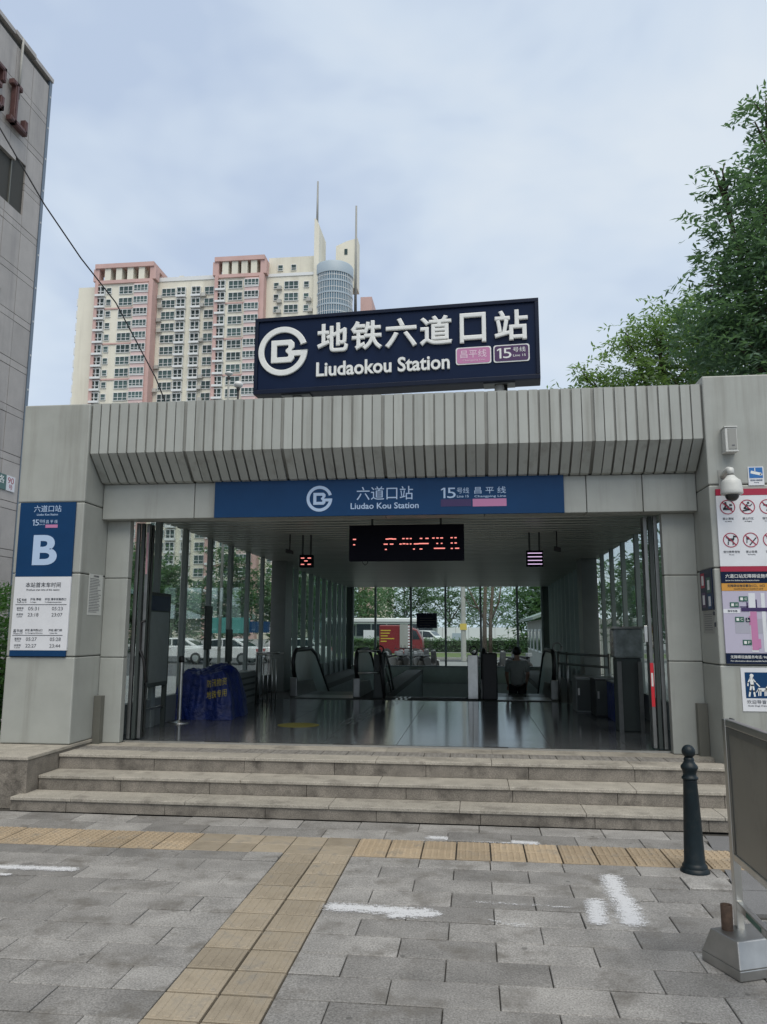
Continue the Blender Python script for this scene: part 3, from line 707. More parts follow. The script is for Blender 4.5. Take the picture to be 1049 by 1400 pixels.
# signs on the right pillar
ps = thing('prohibition_board', 'white board of red ringed prohibition pictograms above the facility map', 'sign', (3.12, 8.955, 2.545))
MB().box(2.755, 3.49, 8.938, 8.958, 2.60, 3.40).build('white_panel', white_p, ps)
MB().box(2.755, 3.49, 8.936, 8.958, 3.402, 3.475).box(2.755, 3.49, 8.936, 8.958, 2.54, 2.598).build('red_band', red_s, ps)
PY = 8.9375
def pic(cx, cz, kind):
    r = .083; k = MB()
    if kind == 'car':
        k.box(cx-.05, cx+.05, PY-.0015, PY, cz-.035, cz-.005); k.arc(cx-.02, cz+.045, 0, .014, 0, 360, PY-.0015, PY, 10); k.stroke([(cx-.03,cz-.01),(cx-.015,cz+.025),(cx+.01,cz)], .018, PY-.0015, PY); k.box(cx+.02, cx+.05, PY-.0014, PY, cz+.01, cz+.035)
    elif kind == 'beg':
        k.arc(cx+.012, cz+.045, 0, .014, 0, 360, PY-.0015, PY, 10); k.stroke([(cx-.005,cz+.022),(cx-.03,cz-.015),(cx+.025,cz-.03),(cx-.045,cz-.045)], .018, PY-.0015, PY); k.stroke([(cx,cz+.015),(cx+.03,cz+.01),(cx+.05,cz+.03)], .010, PY-.0015, PY)
    elif kind == 'dog':
        k.box(cx-.03, cx+.03, PY-.0015, PY, cz-.012, cz+.02); k.stroke([(cx+.03,cz+.01),(cx+.035,cz+.042),(cx+.055,cz+.038)], .016, PY-.0015, PY)
        for q in (-.028, .024): k.stroke([(cx+q,cz-.022),(cx+q-.002,cz-.05)], .012, PY-.0014, PY)
        k.stroke([(cx-.03,cz+.015),(cx-.05,cz+.03)], .008, PY-.0014, PY)
    elif kind == 'smoke':
        k.stroke([(cx-.01,cz-.055),(cx+.055,cz+.02)], .013, PY-.0015, PY); k.arc(cx-.03, cz+.02, .0, .018, 0, 360, PY-.0015, PY, 10); k.stroke([(cx-.04,cz),(cx-.042,cz-.03)], .010, PY-.0015, PY)
    else:
        k.stroke([(cx-.03,cz+.02),(cx+.03,cz+.01),(cx,cz-.04)], .02, PY-.0015, PY)
    k.build('pictogram', ink, ps)
    k = MB(); k.arc(cx, cz, r-.009, r, 0, 360, PY-.003, PY, 32); c = math.cos(PI/4)*(r-.006); k.stroke([(cx-c,cz+c),(cx+c,cz-c)], .011, PY-.0035, PY-.0016); k.build('ban_ring', red_s, ps)
CAP = {(0,0): ('禁止滑板', 'No skating', 'car'), (0,1): ('禁止行乞', 'No Begging', 'beg'), (0,2): ('请勿打闹', 'No playing', 'x'), (1,0): ('请勿携带宠物', 'No pets', 'dog'), (1,1): ('禁止吸烟', 'No Smoking', 'smoke'), (1,2): ('请勿吐痰', 'No spitting', 'x')}
for (r_, c_), (zh, en, kd) in CAP.items():
    cx = 2.873+c_*.213+r_*.012; cz = (3.268, 2.893)[r_]; pic(cx, cz, kd)
    b = MB(); textc(b, zh, cx, cz-.146, .028, ('y', PY)); textc(b, en, cx, cz-.172, .015, ('y', PY)); b.build('caption', ink2, ps)
mp_ = thing('facility_map', 'blue headed map board of barrier free facilities with lilac station plan', 'sign', (3.12, 8.955, 1.53))
MB().box(2.755, 3.49, 8.938, 8.958, 1.645, 2.325).build('map_panel', lilac, mp_)
MB().box(2.755, 3.49, 8.936, 8.958, 2.412, 2.536).box(2.755, 3.49, 8.936, 8.958, 1.53, 1.643).build('navy_band', navy, mp_)
MB().box(2.755, 3.49, 8.936, 8.958, 2.327, 2.410).build('orange_band', orange_s, mp_)
b = MB(); textc(b, '六道口站无障碍设施布局图', 2.80, 2.468, .044, ('y', 8.9355), align='l', bold=.004); textc(b, 'Barrier-free facilities layout Liudaokou Station', 2.80, 2.43, .019, ('y', 8.9355), align='l', bold=.006, asp=.95)
textc(b, '无障碍设施服务电话: 96165', 2.80, 1.588, .034, ('y', 8.9355), align='l', bold=.004); textc(b, 'For information about accessible facilities', 2.80, 1.553, .018, ('y', 8.9355), align='l', asp=.95); b.build('lettering', white_l, mp_)
b = MB(); textc(b, '无障碍设施设置在C口、D口', 2.815, 2.368, .030, ('y', 8.9355), align='l', bold=.004); textc(b, 'Accessible facilities are located at C and D', 2.88, 2.342, .014, ('y', 8.9355), align='l', asp=.9); b.build('lettering', ink, mp_)
MY = 8.9375
b = MB(); b.box(2.87, 3.49, MY-.001, MY, 1.86, 2.02).build('map_block', grey_map, mp_)
b = MB(); b.box(3.03, 3.10, MY-.002, MY, 1.66, 2.30).box(3.16, 3.20, MY-.002, MY, 1.66, 2.30).box(2.755, 2.93, MY-.002, MY, 2.08, 2.125).build('map_road', white_p, mp_)
b = MB(); b.box(2.945, 3.49, MY-.0035, MY-.0022, 2.10, 2.14); b.box(3.005, 3.02, MY-.003, MY, 2.14, 2.20).box(2.93, 3.02, MY-.003, MY, 2.145, 2.155).box(3.10, 3.115, MY-.003, MY, 2.14, 2.23).build('map_line', dpurple, mp_)
b = MB(); b.box(3.035, 3.105, MY-.0045, MY-.0038, 1.68, 2.098).box(3.02, 3.034, MY-.0035, MY-.0025, 1.95, 2.05).box(3.106, 3.13, MY-.0035, MY-.0025, 1.7, 1.8).build('map_line', pink, mp_)
for zx, zz, t in ((2.93, 2.21, 'A2'), (2.83, 2.145, 'A1'), (2.875, 1.985, 'C'), (2.94, 1.735, 'F')):
    MB().box(zx, zx+.092, MY-.005, MY, zz, zz+.055).build('exit_badge', green_s, mp_); b = MB(); text(b, t, (zx+.055, zz+.014), (zx+.08, zz+.042), ('y', MY-.0052)); b.box(zx+.012, zx+.04, MY-.006, MY-.0052, zz+.012, zz+.042); b.build('lettering', white_l, mp_)
text(MB(), '清华东路', (2.80, 2.092), (2.905, 2.116), ('y', MY-.0022)).build('lettering', ink, mp_)
MB().box(2.985, 3.03, MY-.006, MY-.0046, 1.985, 2.03).build('wheelchair_badge', navy, mp_)
b = MB(); b.arc(3.005, 2.004, .006, .011, 150, 400, MY-.0075, MY-.0061, 14); b.stroke([(3.0,2.025),(3.003,2.01),(3.015,2.008),(3.02,1.995)], .004, MY-.0075, MY-.0061); b.build('wheelchair_mark', white_l, mp_)
gs = thing('guide_dog_sign', 'square white sticker with blue pictogram of a walker and guide dog', 'sign', (3.04, 8.955, 1.02))
MB().box(2.90, 3.24, 8.952, 8.958, 1.025, 1.49).build('sticker_sheet', white_p, gs); MB().box(2.94, 3.22, 8.949, 8.9515, 1.165, 1.44).build('blue_square', blue, gs)
b = MB(); GY = 8.9488
b.arc(3.01, 1.405, 0, .020, 0, 360, GY-.001, GY, 16); b.stroke([(3.005,1.37),(3.01,1.31)], .034, GY-.001, GY); b.stroke([(3.0,1.30),(2.985,1.24),(2.975,1.19)], .018, GY-.001, GY); b.stroke([(3.018,1.30),(3.025,1.24),(3.03,1.19)], .018, GY-.001, GY)
b.stroke([(2.99,1.37),(2.968,1.33),(2.965,1.30)], .013, GY-.001, GY); b.stroke([(3.02,1.37),(3.05,1.33),(3.085,1.29)], .011, GY-.001, GY); b.stroke([(3.085,1.255),(3.15,1.255)], .036, GY-.001, GY)
for q in (3.075, 3.095, 3.14, 3.158): b.stroke([(q,1.25),(q-.004,1.195)], .011, GY-.001, GY)
b.stroke([(3.155,1.265),(3.17,1.295),(3.19,1.288)], .02, GY-.001, GY); b.stroke([(3.07,1.262),(3.05,1.23)], .008, GY-.001, GY); b.build('pictogram', white_l, gs)
b = MB(); text(b, '欢迎导盲犬', (2.945, 1.105), (3.20, 1.145), ('y', 8.9515)); text(b, 'Guide Dogs Welcome', (2.955, 1.072), (3.19, 1.092), ('y', 8.9515)); b.build('lettering', ink2, gs)
cs = thing('surveillance_notice', 'small blue and white camera surveillance sticker above the prohibition board', 'notice', (3.2, 8.955, 3.51))
MB().box(3.125, 3.295, 8.952, 8.958, 3.515, 3.73).build('sticker_sheet', white_p, cs); MB().box(3.137, 3.283, 8.949, 8.9515, 3.60, 3.72).build('blue_square', mat('sky_blue_print', (.02,.14,.40), .4), cs)
b = MB(); b.stroke([(3.17,3.665),(3.25,3.645)], .032, 8.948, 8.9488); b.stroke([(3.20,3.675),(3.20,3.71)], .009, 8.948, 8.9488); b.stroke([(3.262,3.64),(3.268,3.638)], .018, 8.948, 8.9488); b.build('pictogram', white_l, cs)
b = MB(); text(b, '您已进入监控区域', (3.145, 3.565), (3.275, 3.583), ('y', 8.9515)); text(b, 'Monitoring', (3.185, 3.54), (3.235, 3.552), ('y', 8.9515)); b.build('lettering', blue, cs)
# side sticker board on the right pillar
sb = thing('warning_board', 'narrow board of coloured warning stickers on the side of the right pillar', 'sign', (XR, 9.25, 1.9)); FX = XR-.0005
MB().box(XR-.012, FX, 9.02, 9.47, 2.12, 2.585).build('board_panel', navy, sb)
for (y0, z0, m_) in ((9.30, 2.38, red_s), (9.085, 2.32, green_s), (9.29, 2.155, purple), (9.07, 2.135, blue)):
    MB().box(XR-.0135, XR-.0125, y0, y0+.14, z0, z0+.17).build('sticker', m_, sb); MB().box(XR-.0145, XR-.0137, y0+.03, y0+.11, z0+.03, z0+.14).build('sticker_face', white_p, sb)
nb2 = thing('wall_notice', 'small grey printed notice under the sticker board on the right pillar', 'notice', (XR, 9.25, 1.85))
MB().box(XR-.003, FX, 9.06, 9.47, 1.86, 2.105).build('sheet', spk_m, nb2)
b = MB()
for i in range(8): b.box(XR-.004, XR-.0032, 9.12+.01*(i%3), 9.42, 2.07-i*.025, 2.077-i*.025)
b.build('print_lines', ink2, nb2)
MB().box(XR-.012, FX, 9.03, 9.06, 2.06, 2.10).build('bracket', ink, nb2); MB().box(XR-.012, FX, 9.0, 9.03, 1.93, 1.98).build('bracket', ink, nb2)
# wall speaker
sp = thing('wall_speaker', 'grey box speaker fixed high on the right pillar', 'speaker', (2.93, 8.9, 3.88))
MB().box(2.865, 2.995, 8.83, 8.957, 3.90, 4.165).build('case', cctv_w, sp, bevel=.008); MB().box(2.895, 2.985, 8.822, 8.829, 3.915, 4.15).build('grille', spk_m, sp)
MB().box(2.86, 3.0, 8.82, 8.957, 4.167, 4.18).box(2.86, 3.0, 8.82, 8.957, 3.885, 3.898).build('end_cap', cctv_w, sp); MB().box(2.93, 2.96, 8.819, 8.8215, 3.95, 3.962).build('maker_plate', ink2, sp)
# dome camera
dc = thing('dome_camera', 'white dome security camera on a short arm on the right pillar', 'camera', (2.87, 8.8, 3.33))
MB().box(2.80, 2.90, 8.95, 8.957, 3.47, 3.70).build('wall_plate', spk_m, dc)
cxx, cyy = 2.86, 8.72
MB().tube([(2.85,8.95,3.62),(2.852,8.87,3.655),(2.858,8.78,3.665),(cxx,8.725,3.65),(cxx,cyy,3.60)], [.028,.034,.036,.040,.040], 12).build('bracket_arm', cctv_w, dc)
MB().lathe([(.035,.26),(.048,.245),(.075,.215),(.095,.20),(.10,.19),(.108,.15),(.115,.09),(.117,.06),(.112,.045),(.10,.04)], (cxx,cyy,3.33), 24).build('housing', cctv_w, dc)
MB().ball((cxx,cyy,3.37), .075, 16, 10, (1,1,1)).build('dome_bubble', mat('smoked_dome', (.03,.03,.03), .12), dc)

# ------------------------------------------------------------------ things inside the hall
def led_board(name, label, x0, x1, z0, z1, y):
    t = thing(name, label, 'display', ((x0+x1)/2, y, z0)); MB().box(x0, x1, y, y+.12, z0, z1).build('case', led_off, t, bevel=.006)
    for x in (x0+.2*(x1-x0), x1-.2*(x1-x0)): MB().box(x-.015, x+.015, y+.04, y+.07, z1, CZ+.02).build('hanger', inner_d, t)
    return t
LX0, LX1, LZ0, LZ1, LY = -1.70, -.105, 2.835, 3.335, 10.5
ld = led_board('led_display', 'wide black hanging LED display with broken rows of red dots', LX0, LX1, LZ0, LZ1, LY)
b = MB()
for (u0, u1, w) in ((70,95,155),(335,360,155),(360,390,153),(385,420,155),(470,488,153),(500,518,153),(530,545,153),(610,630,153),(655,680,153),(710,728,151),(742,760,151),(773,795,151),(855,872,150),(886,903,150),
                    (72,88,198),(320,352,196),(370,398,196),(447,465,196),(472,495,194),(502,518,196),(530,543,196),(562,600,196),(600,640,194),(635,680,194),(742,756,194),(778,790,194),(856,872,192),(886,904,192),
                    (330,345,238),(556,570,237),(608,630,237),(722,810,233),(856,872,235),(890,922,234)):
    X = lambda u: LX0+(u-38)/(962-38)*(LX1-LX0); zc = LZ1-(w-40)/(328-40)*(LZ1-LZ0)
    b.box(X(u0), X(u1), LY-.004, LY, zc-.007, zc+.007)
b.build('lit_dots', led_on, ld)['kind'] = 'stuff'
MB().tube([(-1.52,10.52,2.86),(-1.50,10.5,2.80),(-1.47,10.5,2.775),(-1.44,10.5,2.80),(-1.43,10.52,2.86)], .006, 6).build('loose_cable', black_rub, ld)
lx = led_board('cross_signal', 'small hanging signal panel showing a red dotted cross', -3.02, -2.78, 2.98, 3.20, 13.2)
b = MB()
for (dx, dz) in ((-.06,.05),(.06,.05),(0,0),(-.06,-.06),(.06,-.06)): b.box(-2.90+dx-.03, -2.90+dx+.03, 13.194, 13.199, 3.09+dz-.008, 3.09+dz+.008)
b.build('lit_dots', led_on, lx)['kind'] = 'stuff'
ll = led_board('stripe_signal', 'small hanging signal panel lit with four pale violet stripes', .92, 1.20, 2.97, 3.24, 13.2)
b = MB()
for i in range(4): b.box(.94, 1.18, 13.194, 13.199, 3.0+i*.062, 3.013+i*.062)
b.build('lit_stripes', led_vi, ll)
for (x, lab) in ((-3.17, 'small black camera on a ceiling stem left of the red cross signal'), (1.42, 'small black camera on a ceiling stem right of the violet stripe signal')):
    c = thing('ceiling_camera', lab, 'camera', (x, 13.1, 3.2), group='ceiling cameras'); MB().tube([(x,13.1,CZ),(x,13.1,3.27)], .012, 6).build('stem', black_rub, c)
    MB().prism([(-.05+x,3.22),(x+.06,3.20),(x+.06,3.26),(x-.05,3.29)], 13.0, 13.12, 'y').build('camera_body', black_rub, c)
# information stand by the left glass
ib = thing('information_stand', 'dark framed information stand just inside the left door', 'board', (-4.57, 10.75, FL))
MB().box(-4.60, -4.54, 10.25, 11.25, 1.08, 2.42).build('board_case', inner_d, ib, bevel=.01); MB().box(-4.539, -4.534, 10.31, 11.19, 1.14, 2.14).build('poster', mat('dim_poster', (.13,.15,.15), .3, var=.15, vscale=3), ib)
MB().box(-4.539, -4.533, 10.31, 11.19, 2.16, 2.37).build('header_band', navy, ib)
for y in (10.3, 11.2): MB().box(-4.60, -4.54, y-.03, y+.03, FL, 1.08).build('leg', inner_d, ib)
MB().box(-4.585, -4.555, 10.33, 11.17, .76, .79).build('cross_bar', steel_d, ib)
# tarpaulin covered heap
tp = thing('covered_heap', 'dark blue tarpaulin heap of flood supplies behind the queue post', 'tarpaulin', (-4.2, 12.9, FL))
import bmesh as _b
bm = _b.new(); _b.ops.create_grid(bm, x_segments=60, y_segments=60, size=1)
for v in bm.verts:
    x, y = v.co.x, v.co.y; e_ = max(abs(x), abs(y)); h = 1.0 if e_ < .70 else max(0, 1-((e_-.70)/.30)**1.7)
    k = .012*abs(math.sin(13*x+9*y))+.012*abs(math.sin(11*y-15*x+1))+.045*math.sin(3.1*x+2*y)+.035*math.sin(4.3*y-2*x+1)-.10*max(0, x)*max(0, x)
    v.co.x = -4.37+x*.45*(1+.06*math.sin(5*y))+(.05*(1-h)*x); v.co.y = 12.75+y*.55+.03*math.sin(8*x); v.co.z = FL+.005+h*(.77+k+.02*y)
    if h > .2 and h < .95: v.co.x += .018*abs(math.sin(9*y+3*x)); v.co.y += .022*abs(math.sin(8*x+1))+.01*math.sin(23*x)
me = bpy.data.meshes.new('tarpaulin'); bm.to_mesh(me); bm.free(); me.materials.append(tarp)
for p in me.polygons: p.use_smooth = True
put('tarpaulin', me, tp, (0,0,0))
b = MB(); yf = 12.02; 
for s_, z in (('防汛物资', .97), ('地铁专用', .79)):
    vs_, fs_, a_, zt_ = glyphs(s_, 0.0); b.add([(-4.25+.31*x_, 12.165+.05*x_*x_*x_, z+.12*y_+.05*x_) for x_, y_, z_ in vs_], fs_)
b.build('lettering', yellow_l, tp)
# queue posts
def queue_post(x, y, lab):
    t = thing('queue_post', lab, 'queue post', (x,y,FL), group='queue posts')
    MB().lathe([(.16,0),(.165,.012),(.15,.02),(.05,.035),(.03,.05)], (x,y,FL), 20).build('base', steel, t); MB().lathe([(.031,.04),(.031,.92)], (x,y,FL), 14).build('pole', steel, t)
    MB().lathe([(.034,.92),(.045,.925),(.045,1.0),(.03,1.02)], (x,y,FL), 14).build('belt_head', black_rub, t)
queue_post(-4.55, 11.8, 'steel queue post standing in front of the blue tarpaulin heap')
# fence of rails, benches and boxes along the left glass
rf = thing('rail_barrier', 'steel rail barrier with round posts beside the left escalator', 'barrier', (-4.1, 16.0, FL))
for y in (15.2, 16.1): MB().tube([(-4.28,y,FL+.95),(-3.98,y,FL+.95)], .02, 8).build('cross_rail', steel, rf)
MB().tube([(-4.3,15.2,FL),(-4.3,15.2,FL+.98),(-3.95,15.2,FL+.98),(-3.92,15.5,FL+.98)], .022, 8).build('top_rail', steel, rf)
for x in (-4.25,-4.16,-4.07,-3.98,-3.9): MB().tube([(x,15.2,FL),(x,15.2,FL+.86)], .014, 6).build('upright', steel, rf)
bn = thing('wall_heater', 'long low dark heater box under the left windows behind the tarpaulin heap', 'heater', (-4.58, 14.8, FL))
MB().box(-4.75, -4.42, 14.0, 15.6, FL, FL+.62).build('case', inner_m, bn, bevel=.01)
for i in range(4): MB().box(-4.418, -4.412, 14.05, 15.55, FL+.12+i*.12, FL+.16+i*.12).build('grille_bar', inner_d, bn)
# ticket stand sign near left windows
for (y, z0, lab) in ((13.1, 1.55, 'dark hanging notice plate seen against the third left window'), (14.3, 1.3, 'tall dark notice stand against the left mullions')):
    t = thing('notice_plate', lab, 'notice', (-4.6, y, z0), group='dark plates by the left glass'); MB().box(-4.61, -4.58, y-.16, y+.16, z0, z0+(.75 if z0 > 1.5 else .6)).build('plate', inner_d, t)
    MB().tube([(-4.595,y,FL),(-4.595,y,z0)], .02, 6).build('stem', inner_d, t)
# escalators
def escalator(x0, x1, y0, lab):
    t = thing('escalator', lab, 'escalator', ((x0+x1)/2, y0, FL), group='escalators down to the station')
    sl_ = math.tan(math.radians(30))
    top = [(y0+.02,FL+.55),(y0-.06,FL+.75),(y0+.04,FL+.93),(y0+.25,FL+1.0),(y0+1.75,FL+1.0)]
    top += [(y0+2.2+d, FL+1.0-.08-d*sl_) for d in (.1,2,5,8)]
    for x in (x0, x1-.06):
        prof_ = [(y0+.12,FL+.02)]+top+[(y0+9.8, FL-.1-8*sl_),(y0+1.8, FL-.02)]
        pr = [(y0+.14,FL+.34),(y0+.10,FL+.6),(y0+.18,FL+.88),(y0+.32,FL+.95),(y0+1.75,FL+.95)]+[(y0+2.2+d, FL+.87-d*sl_) for d in (.1,2,5,8)]+[(y0+9.8,FL+.3-8*sl_),(y0+1.8,FL+.28)]
        bl = MB().prism(pr, x+.02, x+.04, 'x').build('balustrade_panel', frost_m, t)
        MB().prism([(y0+.1,FL),(y0+.1,FL+.33),(y0+1.8,FL+.27),(y0+9.8,FL+.28-8*sl_),(y0+9.8,FL-.5-8*sl_),(y0+1.8,FL-.3)], x-.03, x+.09, 'x').build('skirt', steel_d, t)
        MB().tube([(x+.03,a,b_) for a,b_ in [(y0+.2,FL+.38)]+top], .048, 8).build('handrail', black_rub, t)
        MB().box(x-.05, x+.11, y0+.02, y0+.12, FL, FL+.42).build('newel_box', steel_d, t, bevel=.02)
    MB().box(x0+.1, x1-.1, y0-.1, y0+.65, FL+.0025, FL+.008).build('comb_plate', steel, t)
    MB().box(x0+.11, x1-.11, y0+.3, y0+1.8, FL-.12, FL-.004).build('landing_plate', steel_d, t)
    if x0 > 0: MB().box(x0-.02, x0+.30, y0-.16, y0-.04, FL, FL+.97).build('newel_guard', black_rub, t, bevel=.03)
    s0 = MB().box(x0+.13, x1-.13, 0, .4, -.24, 0).mesh('escalator_step'); s0.materials.append(steel_d)
    for i in range(18): put('escalator_step', s0, t, (0, y0+1.82+i*.4, FL-.05-.231*i))
    return t
escalator(-3.92, -2.48, 16.65, 'escalator going down on the left of the stairs with a pale side panel')
escalator(.19, 1.70, 16.65, 'escalator going down on the right of the stairs with a person on it')
# stair handrails
lr = thing('link_rail', 'steel link rails between the left escalator and the stair handrail', 'handrail', (-2.2, 16.7, FL))
for z in (.98, .52): MB().tube([(-2.47,16.62,FL+z-.0),(-1.98,16.70,FL+z+.02)], .025, 8).build('rail', steel, lr)
MB().tube([(-2.02,16.68,FL+1.0),(-1.90,16.66,FL)], .035, 8).build('brace', black_rub, lr)
for (x, lab) in ((-1.98, 'steel handrail frame between the left escalator and the stairs'), (.03, 'steel handrail frame between the stairs and the right escalator')):
    h = thing('stair_handrail', lab, 'handrail', (x, 17, FL), group='handrails at the head of the stairs')
    for dz, r_ in ((.95,.028),(.6,.02)):
        MB().tube([(x,16.75,FL+dz),(x,17.5,FL+dz),(x,18.3,FL+dz-.35),(x,24,FL+dz-3.6)], r_, 8).build('rail', steel, h)
    for y in (16.75, 17.3): MB().tube([(x,y,FL),(x,y,FL+.95)], .03, 8).build('upright', steel_d, h)
    MB().box(x-.16, x+.06, 16.70, 16.76, FL, FL+.92).build('end_panel', inner_d if x < -1 else steel, h, bevel=.01)
    MB().tube([(x+.08*math.cos(a)-.03,16.73,FL+1.02+.08*math.sin(a)) for a in [i*PI/6 for i in range(13)]], .018, 6).build('end_loop', black_rub, h)
# right side: barriers, bins, gate, notice plate on the back glass
cb = thing('crowd_barrier', 'dark steel crowd barrier with two rails beside the right wall', 'barrier', (2.0, 15, FL))
for z in (.78, .98): MB().tube([(1.72,16.2,FL+z),(2.42,14.4,FL+z)], .022, 8).build('rail', steel_d, cb)
for (x, y) in ((1.72,16.2),(1.85,15.87),(2.42,14.4)): MB().tube([(x,y,FL),(x,y,FL+1.02)], .028, 8).build('upright', steel_d, cb)
MB().tube([(1.70+.09*math.cos(a),16.2,FL+1.1+.09*math.sin(a)) for a in [i*PI/6 for i in range(13)]], .02, 6).build('end_loop', steel_d, cb)
for i, (x, y, w, h_, m_, lab) in enumerate(((1.98, 14.6, .34, .60, inner_m, 'grey cabinet furthest from the door by the right wall'), (2.22, 13.9, .36, .62, black_rub, 'black cabinet in the middle of the row by the right wall'), (2.36, 13.2, .30, .60, tarp, 'dark blue box nearest the door by the right wall'))):
    t = thing('cabinet', lab, 'cabinet', (x, y, FL), group='cabinets along the right wall'); MB().box(x-w/2, x+w/2, y-.3, y+.3, FL, FL+h_).build('case', m_, t, bevel=.012)
    MB().box(x-w/2-.012, x+w/2+.012, y-.31, y+.31, FL+h_, FL+h_+.02).build('top', steel_d, t); MB().box(x-w/2+.03, x-w/2+.06, y-.306, y-.301, FL+.3, FL+.42).build('handle', steel, t)
    MB().box(x-w/2+.01, x+w/2-.01, y-.304, y-.3005, FL+.03, FL+h_-.03).build('door_panel', inner_d if i != 2 else navy, t)
gt = thing('baggage_stand', 'dark upright stand wrapped in clear plastic near the right door', 'stand', (2.22, 11.7, FL))
MB().box(2.05, 2.40, 11.6, 11.9, FL, 1.5).build('stand_body', inner_d, gt, bevel=.02); MB().box(2.02, 2.43, 11.57, 11.93, 1.5, 1.92).build('plastic_wrap', mat('crumpled_plastic', (.20,.23,.23), .2, var=.3, vscale=9, bump=.8, bscale=20), gt, bevel=.03)
MB().box(2.0, 2.45, 11.56, 11.94, 1.92, 1.95).build('top_edge', steel, gt)
for x in (2.08, 2.37): MB().box(x-.03, x+.03, 11.55, 11.598, FL, 1.45).build('leg', steel_d, gt)
np_ = thing('window_plate', 'dark teal notice plate hanging inside the back windows', 'notice', (-1.6, 29.2, 2.0)); MB().box(-2.12, -1.35, 29.2, 29.23, 2.0, 2.56).build('plate', navy, np_)
b = MB()
for i, w in enumerate((.5,.6,.55,.4)): b.box(-2.0, -2.0+w, 29.195, 29.1995, 2.36-i*.09, 2.38-i*.09)
b.build('print_lines', ink2, np_)
for x in (-2.05, -1.42): MB().tube([(x,29.21,2.56),(x,29.21,CZ)], .006, 5).build('hanger', inner_d, np_)
es = tag(MB().prism([(-2.65+.32*math.cos(t)*1.0, 11.75+.30*math.sin(t)) for t in [i*PI/10 for i in range(20)]], FL+.0035, FL+.005, 'z').build('floor_sticker', floor_y), 'faded yellow round guide sticker on the hall floor', 'sticker')

# ------------------------------------------------------------------ person on the right escalator
pr = thing('person', 'person in grey shirt and dark shorts riding down the right escalator, seen from behind', 'person', (1.02, 18.75, -.22))
ox, oy, oz = 1.02, 18.75, -.235
def skin_body(name, verts, edges, radii, root, m, parent, sub=2):
    me = bpy.data.meshes.new(name); me.from_pydata([(x+ox,y+oy,z+oz) for x,y,z in verts], edges, [])
    o = bpy.data.objects.new(name, me); COL.objects.link(o)
    o.modifiers.new('skin', 'SKIN')
    if not me.skin_vertices: 
        bm2 = bmesh.new(); bm2.from_mesh(me); bm2.verts.layers.skin.verify(); bm2.to_mesh(me); bm2.free()
    for i, sv in enumerate(me.skin_vertices[0].data):
        r = radii[i]; sv.radius = r if isinstance(r, tuple) else (r, r); sv.use_root = (i == root)
    ss = o.modifiers.new('sub', 'SUBSURF'); ss.levels = sub; ss.render_levels = sub
    dg = bpy.context.evaluated_depsgraph_get(); me2 = bpy.data.meshes.new_from_object(o.evaluated_get(dg)); bpy.data.objects.remove(o)
    me2.materials.clear(); me2.materials.append(m)
    for p in me2.polygons: p.use_smooth = True
    return put(name, me2, parent, (0,0,0))
V = [(0,0,.92),(0,-.01,1.12),(0,-.02,1.32),(0,0,1.44),(0,.025,1.50),(0,.06,1.58),(0,.085,1.66),        # spine 0-6
     (-.19,0,1.38),(-.25,.0,1.12),(-.22,.14,.92),(-.205,.20,.85),                                       # left arm 7-10
     (.19,0,1.38),(.25,.0,1.12),(.22,.14,.92),(.205,.20,.85),                                           # right arm 11-14
     (-.10,0,.86),(-.11,.03,.48),(-.11,-.01,.09),(-.12,.13,.04), (.10,0,.86),(.11,.01,.48),(.11,-.03,.09),(.12,.11,.04)]
Eg = [(0,1),(1,2),(2,3),(3,4),(4,5),(5,6),(2,7),(7,8),(8,9),(9,10),(2,11),(11,12),(12,13),(13,14),(0,15),(15,16),(16,17),(17,18),(0,19),(19,20),(20,21),(21,22)]
Rd = [(.10,.08),(.10,.075),(.13,.08),(.07,.06),.055,.085,.085,.062,.048,.036,.03,.062,.048,.036,.03,.07,.06,.042,.035,.07,.06,.042,.035]
for s_, wi in ((-1,10),(1,14)):
    wx, wy, wz = V[wi]
    for j in range(5):
        dx = (-.03+.018*j) if j < 4 else s_*-.04; ln = (.035,.042,.045,.038,.03)[j]
        a = len(V); V += [(wx+dx*.6, wy+.05, wz-.04), (wx+dx, wy+.05+ln*.6, wz-.07-ln*.5), (wx+dx, wy+.04+ln*.5, wz-.09-ln)]
        Eg += [(wi,a),(a,a+1),(a+1,a+2)]; Rd += [.011,.009,.007]
skin_body('body', V, Eg, Rd, 0, skin, pr)
skin_body('shirt', [(0,0,.80),(0,-.01,1.12),(0,-.02,1.31),(0,0,1.42),(-.19,0,1.37),(-.245,0,1.15),(.19,0,1.37),(.245,0,1.15)], [(0,1),(1,2),(2,3),(2,4),(4,5),(2,6),(6,7)], [(.20,.155),(.185,.135),(.20,.135),(.08,.075),.085,.075,.085,.075], 0, shirt_m, pr)
skin_body('shorts', [(0,0,1.0),(-.10,0,.82),(-.115,.02,.52),(.10,0,.82),(.115,.02,.52)], [(0,1),(1,2),(0,3),(3,4)], [(.19,.145),.12,.095,.12,.095], 0, shorts_m, pr)
MB().ball((ox,oy+.06,oz+1.645), .108, 14, 10, (.95,1.05,1.05)).build('hair', hair_m, pr)
MB().ball((ox,oy+.165,oz+1.60), .02, 8, 6, (.8,1,1.2)).build('nose', skin, pr)
for s_ in (-1,1):
    MB().ball((ox+s_*.098,oy+.075,oz+1.61), .03, 8, 6, (.4,.8,1.1)).build('ear', skin, pr); MB().ball((ox+s_*.035,oy+.155,oz+1.63), .011, 8, 6).build('eye', ink, pr); MB().ball((ox+s_*.115,oy+.07,oz+.03), .06, 10, 6, (.8,2.0,.6)).build('shoe', shoe_m, pr)
MB().ball((ox,oy+.152,oz+1.555), .02, 8, 6, (1.3,.4,.4)).build('mouth', mat('lips', (.35,.12,.10), .5), pr)

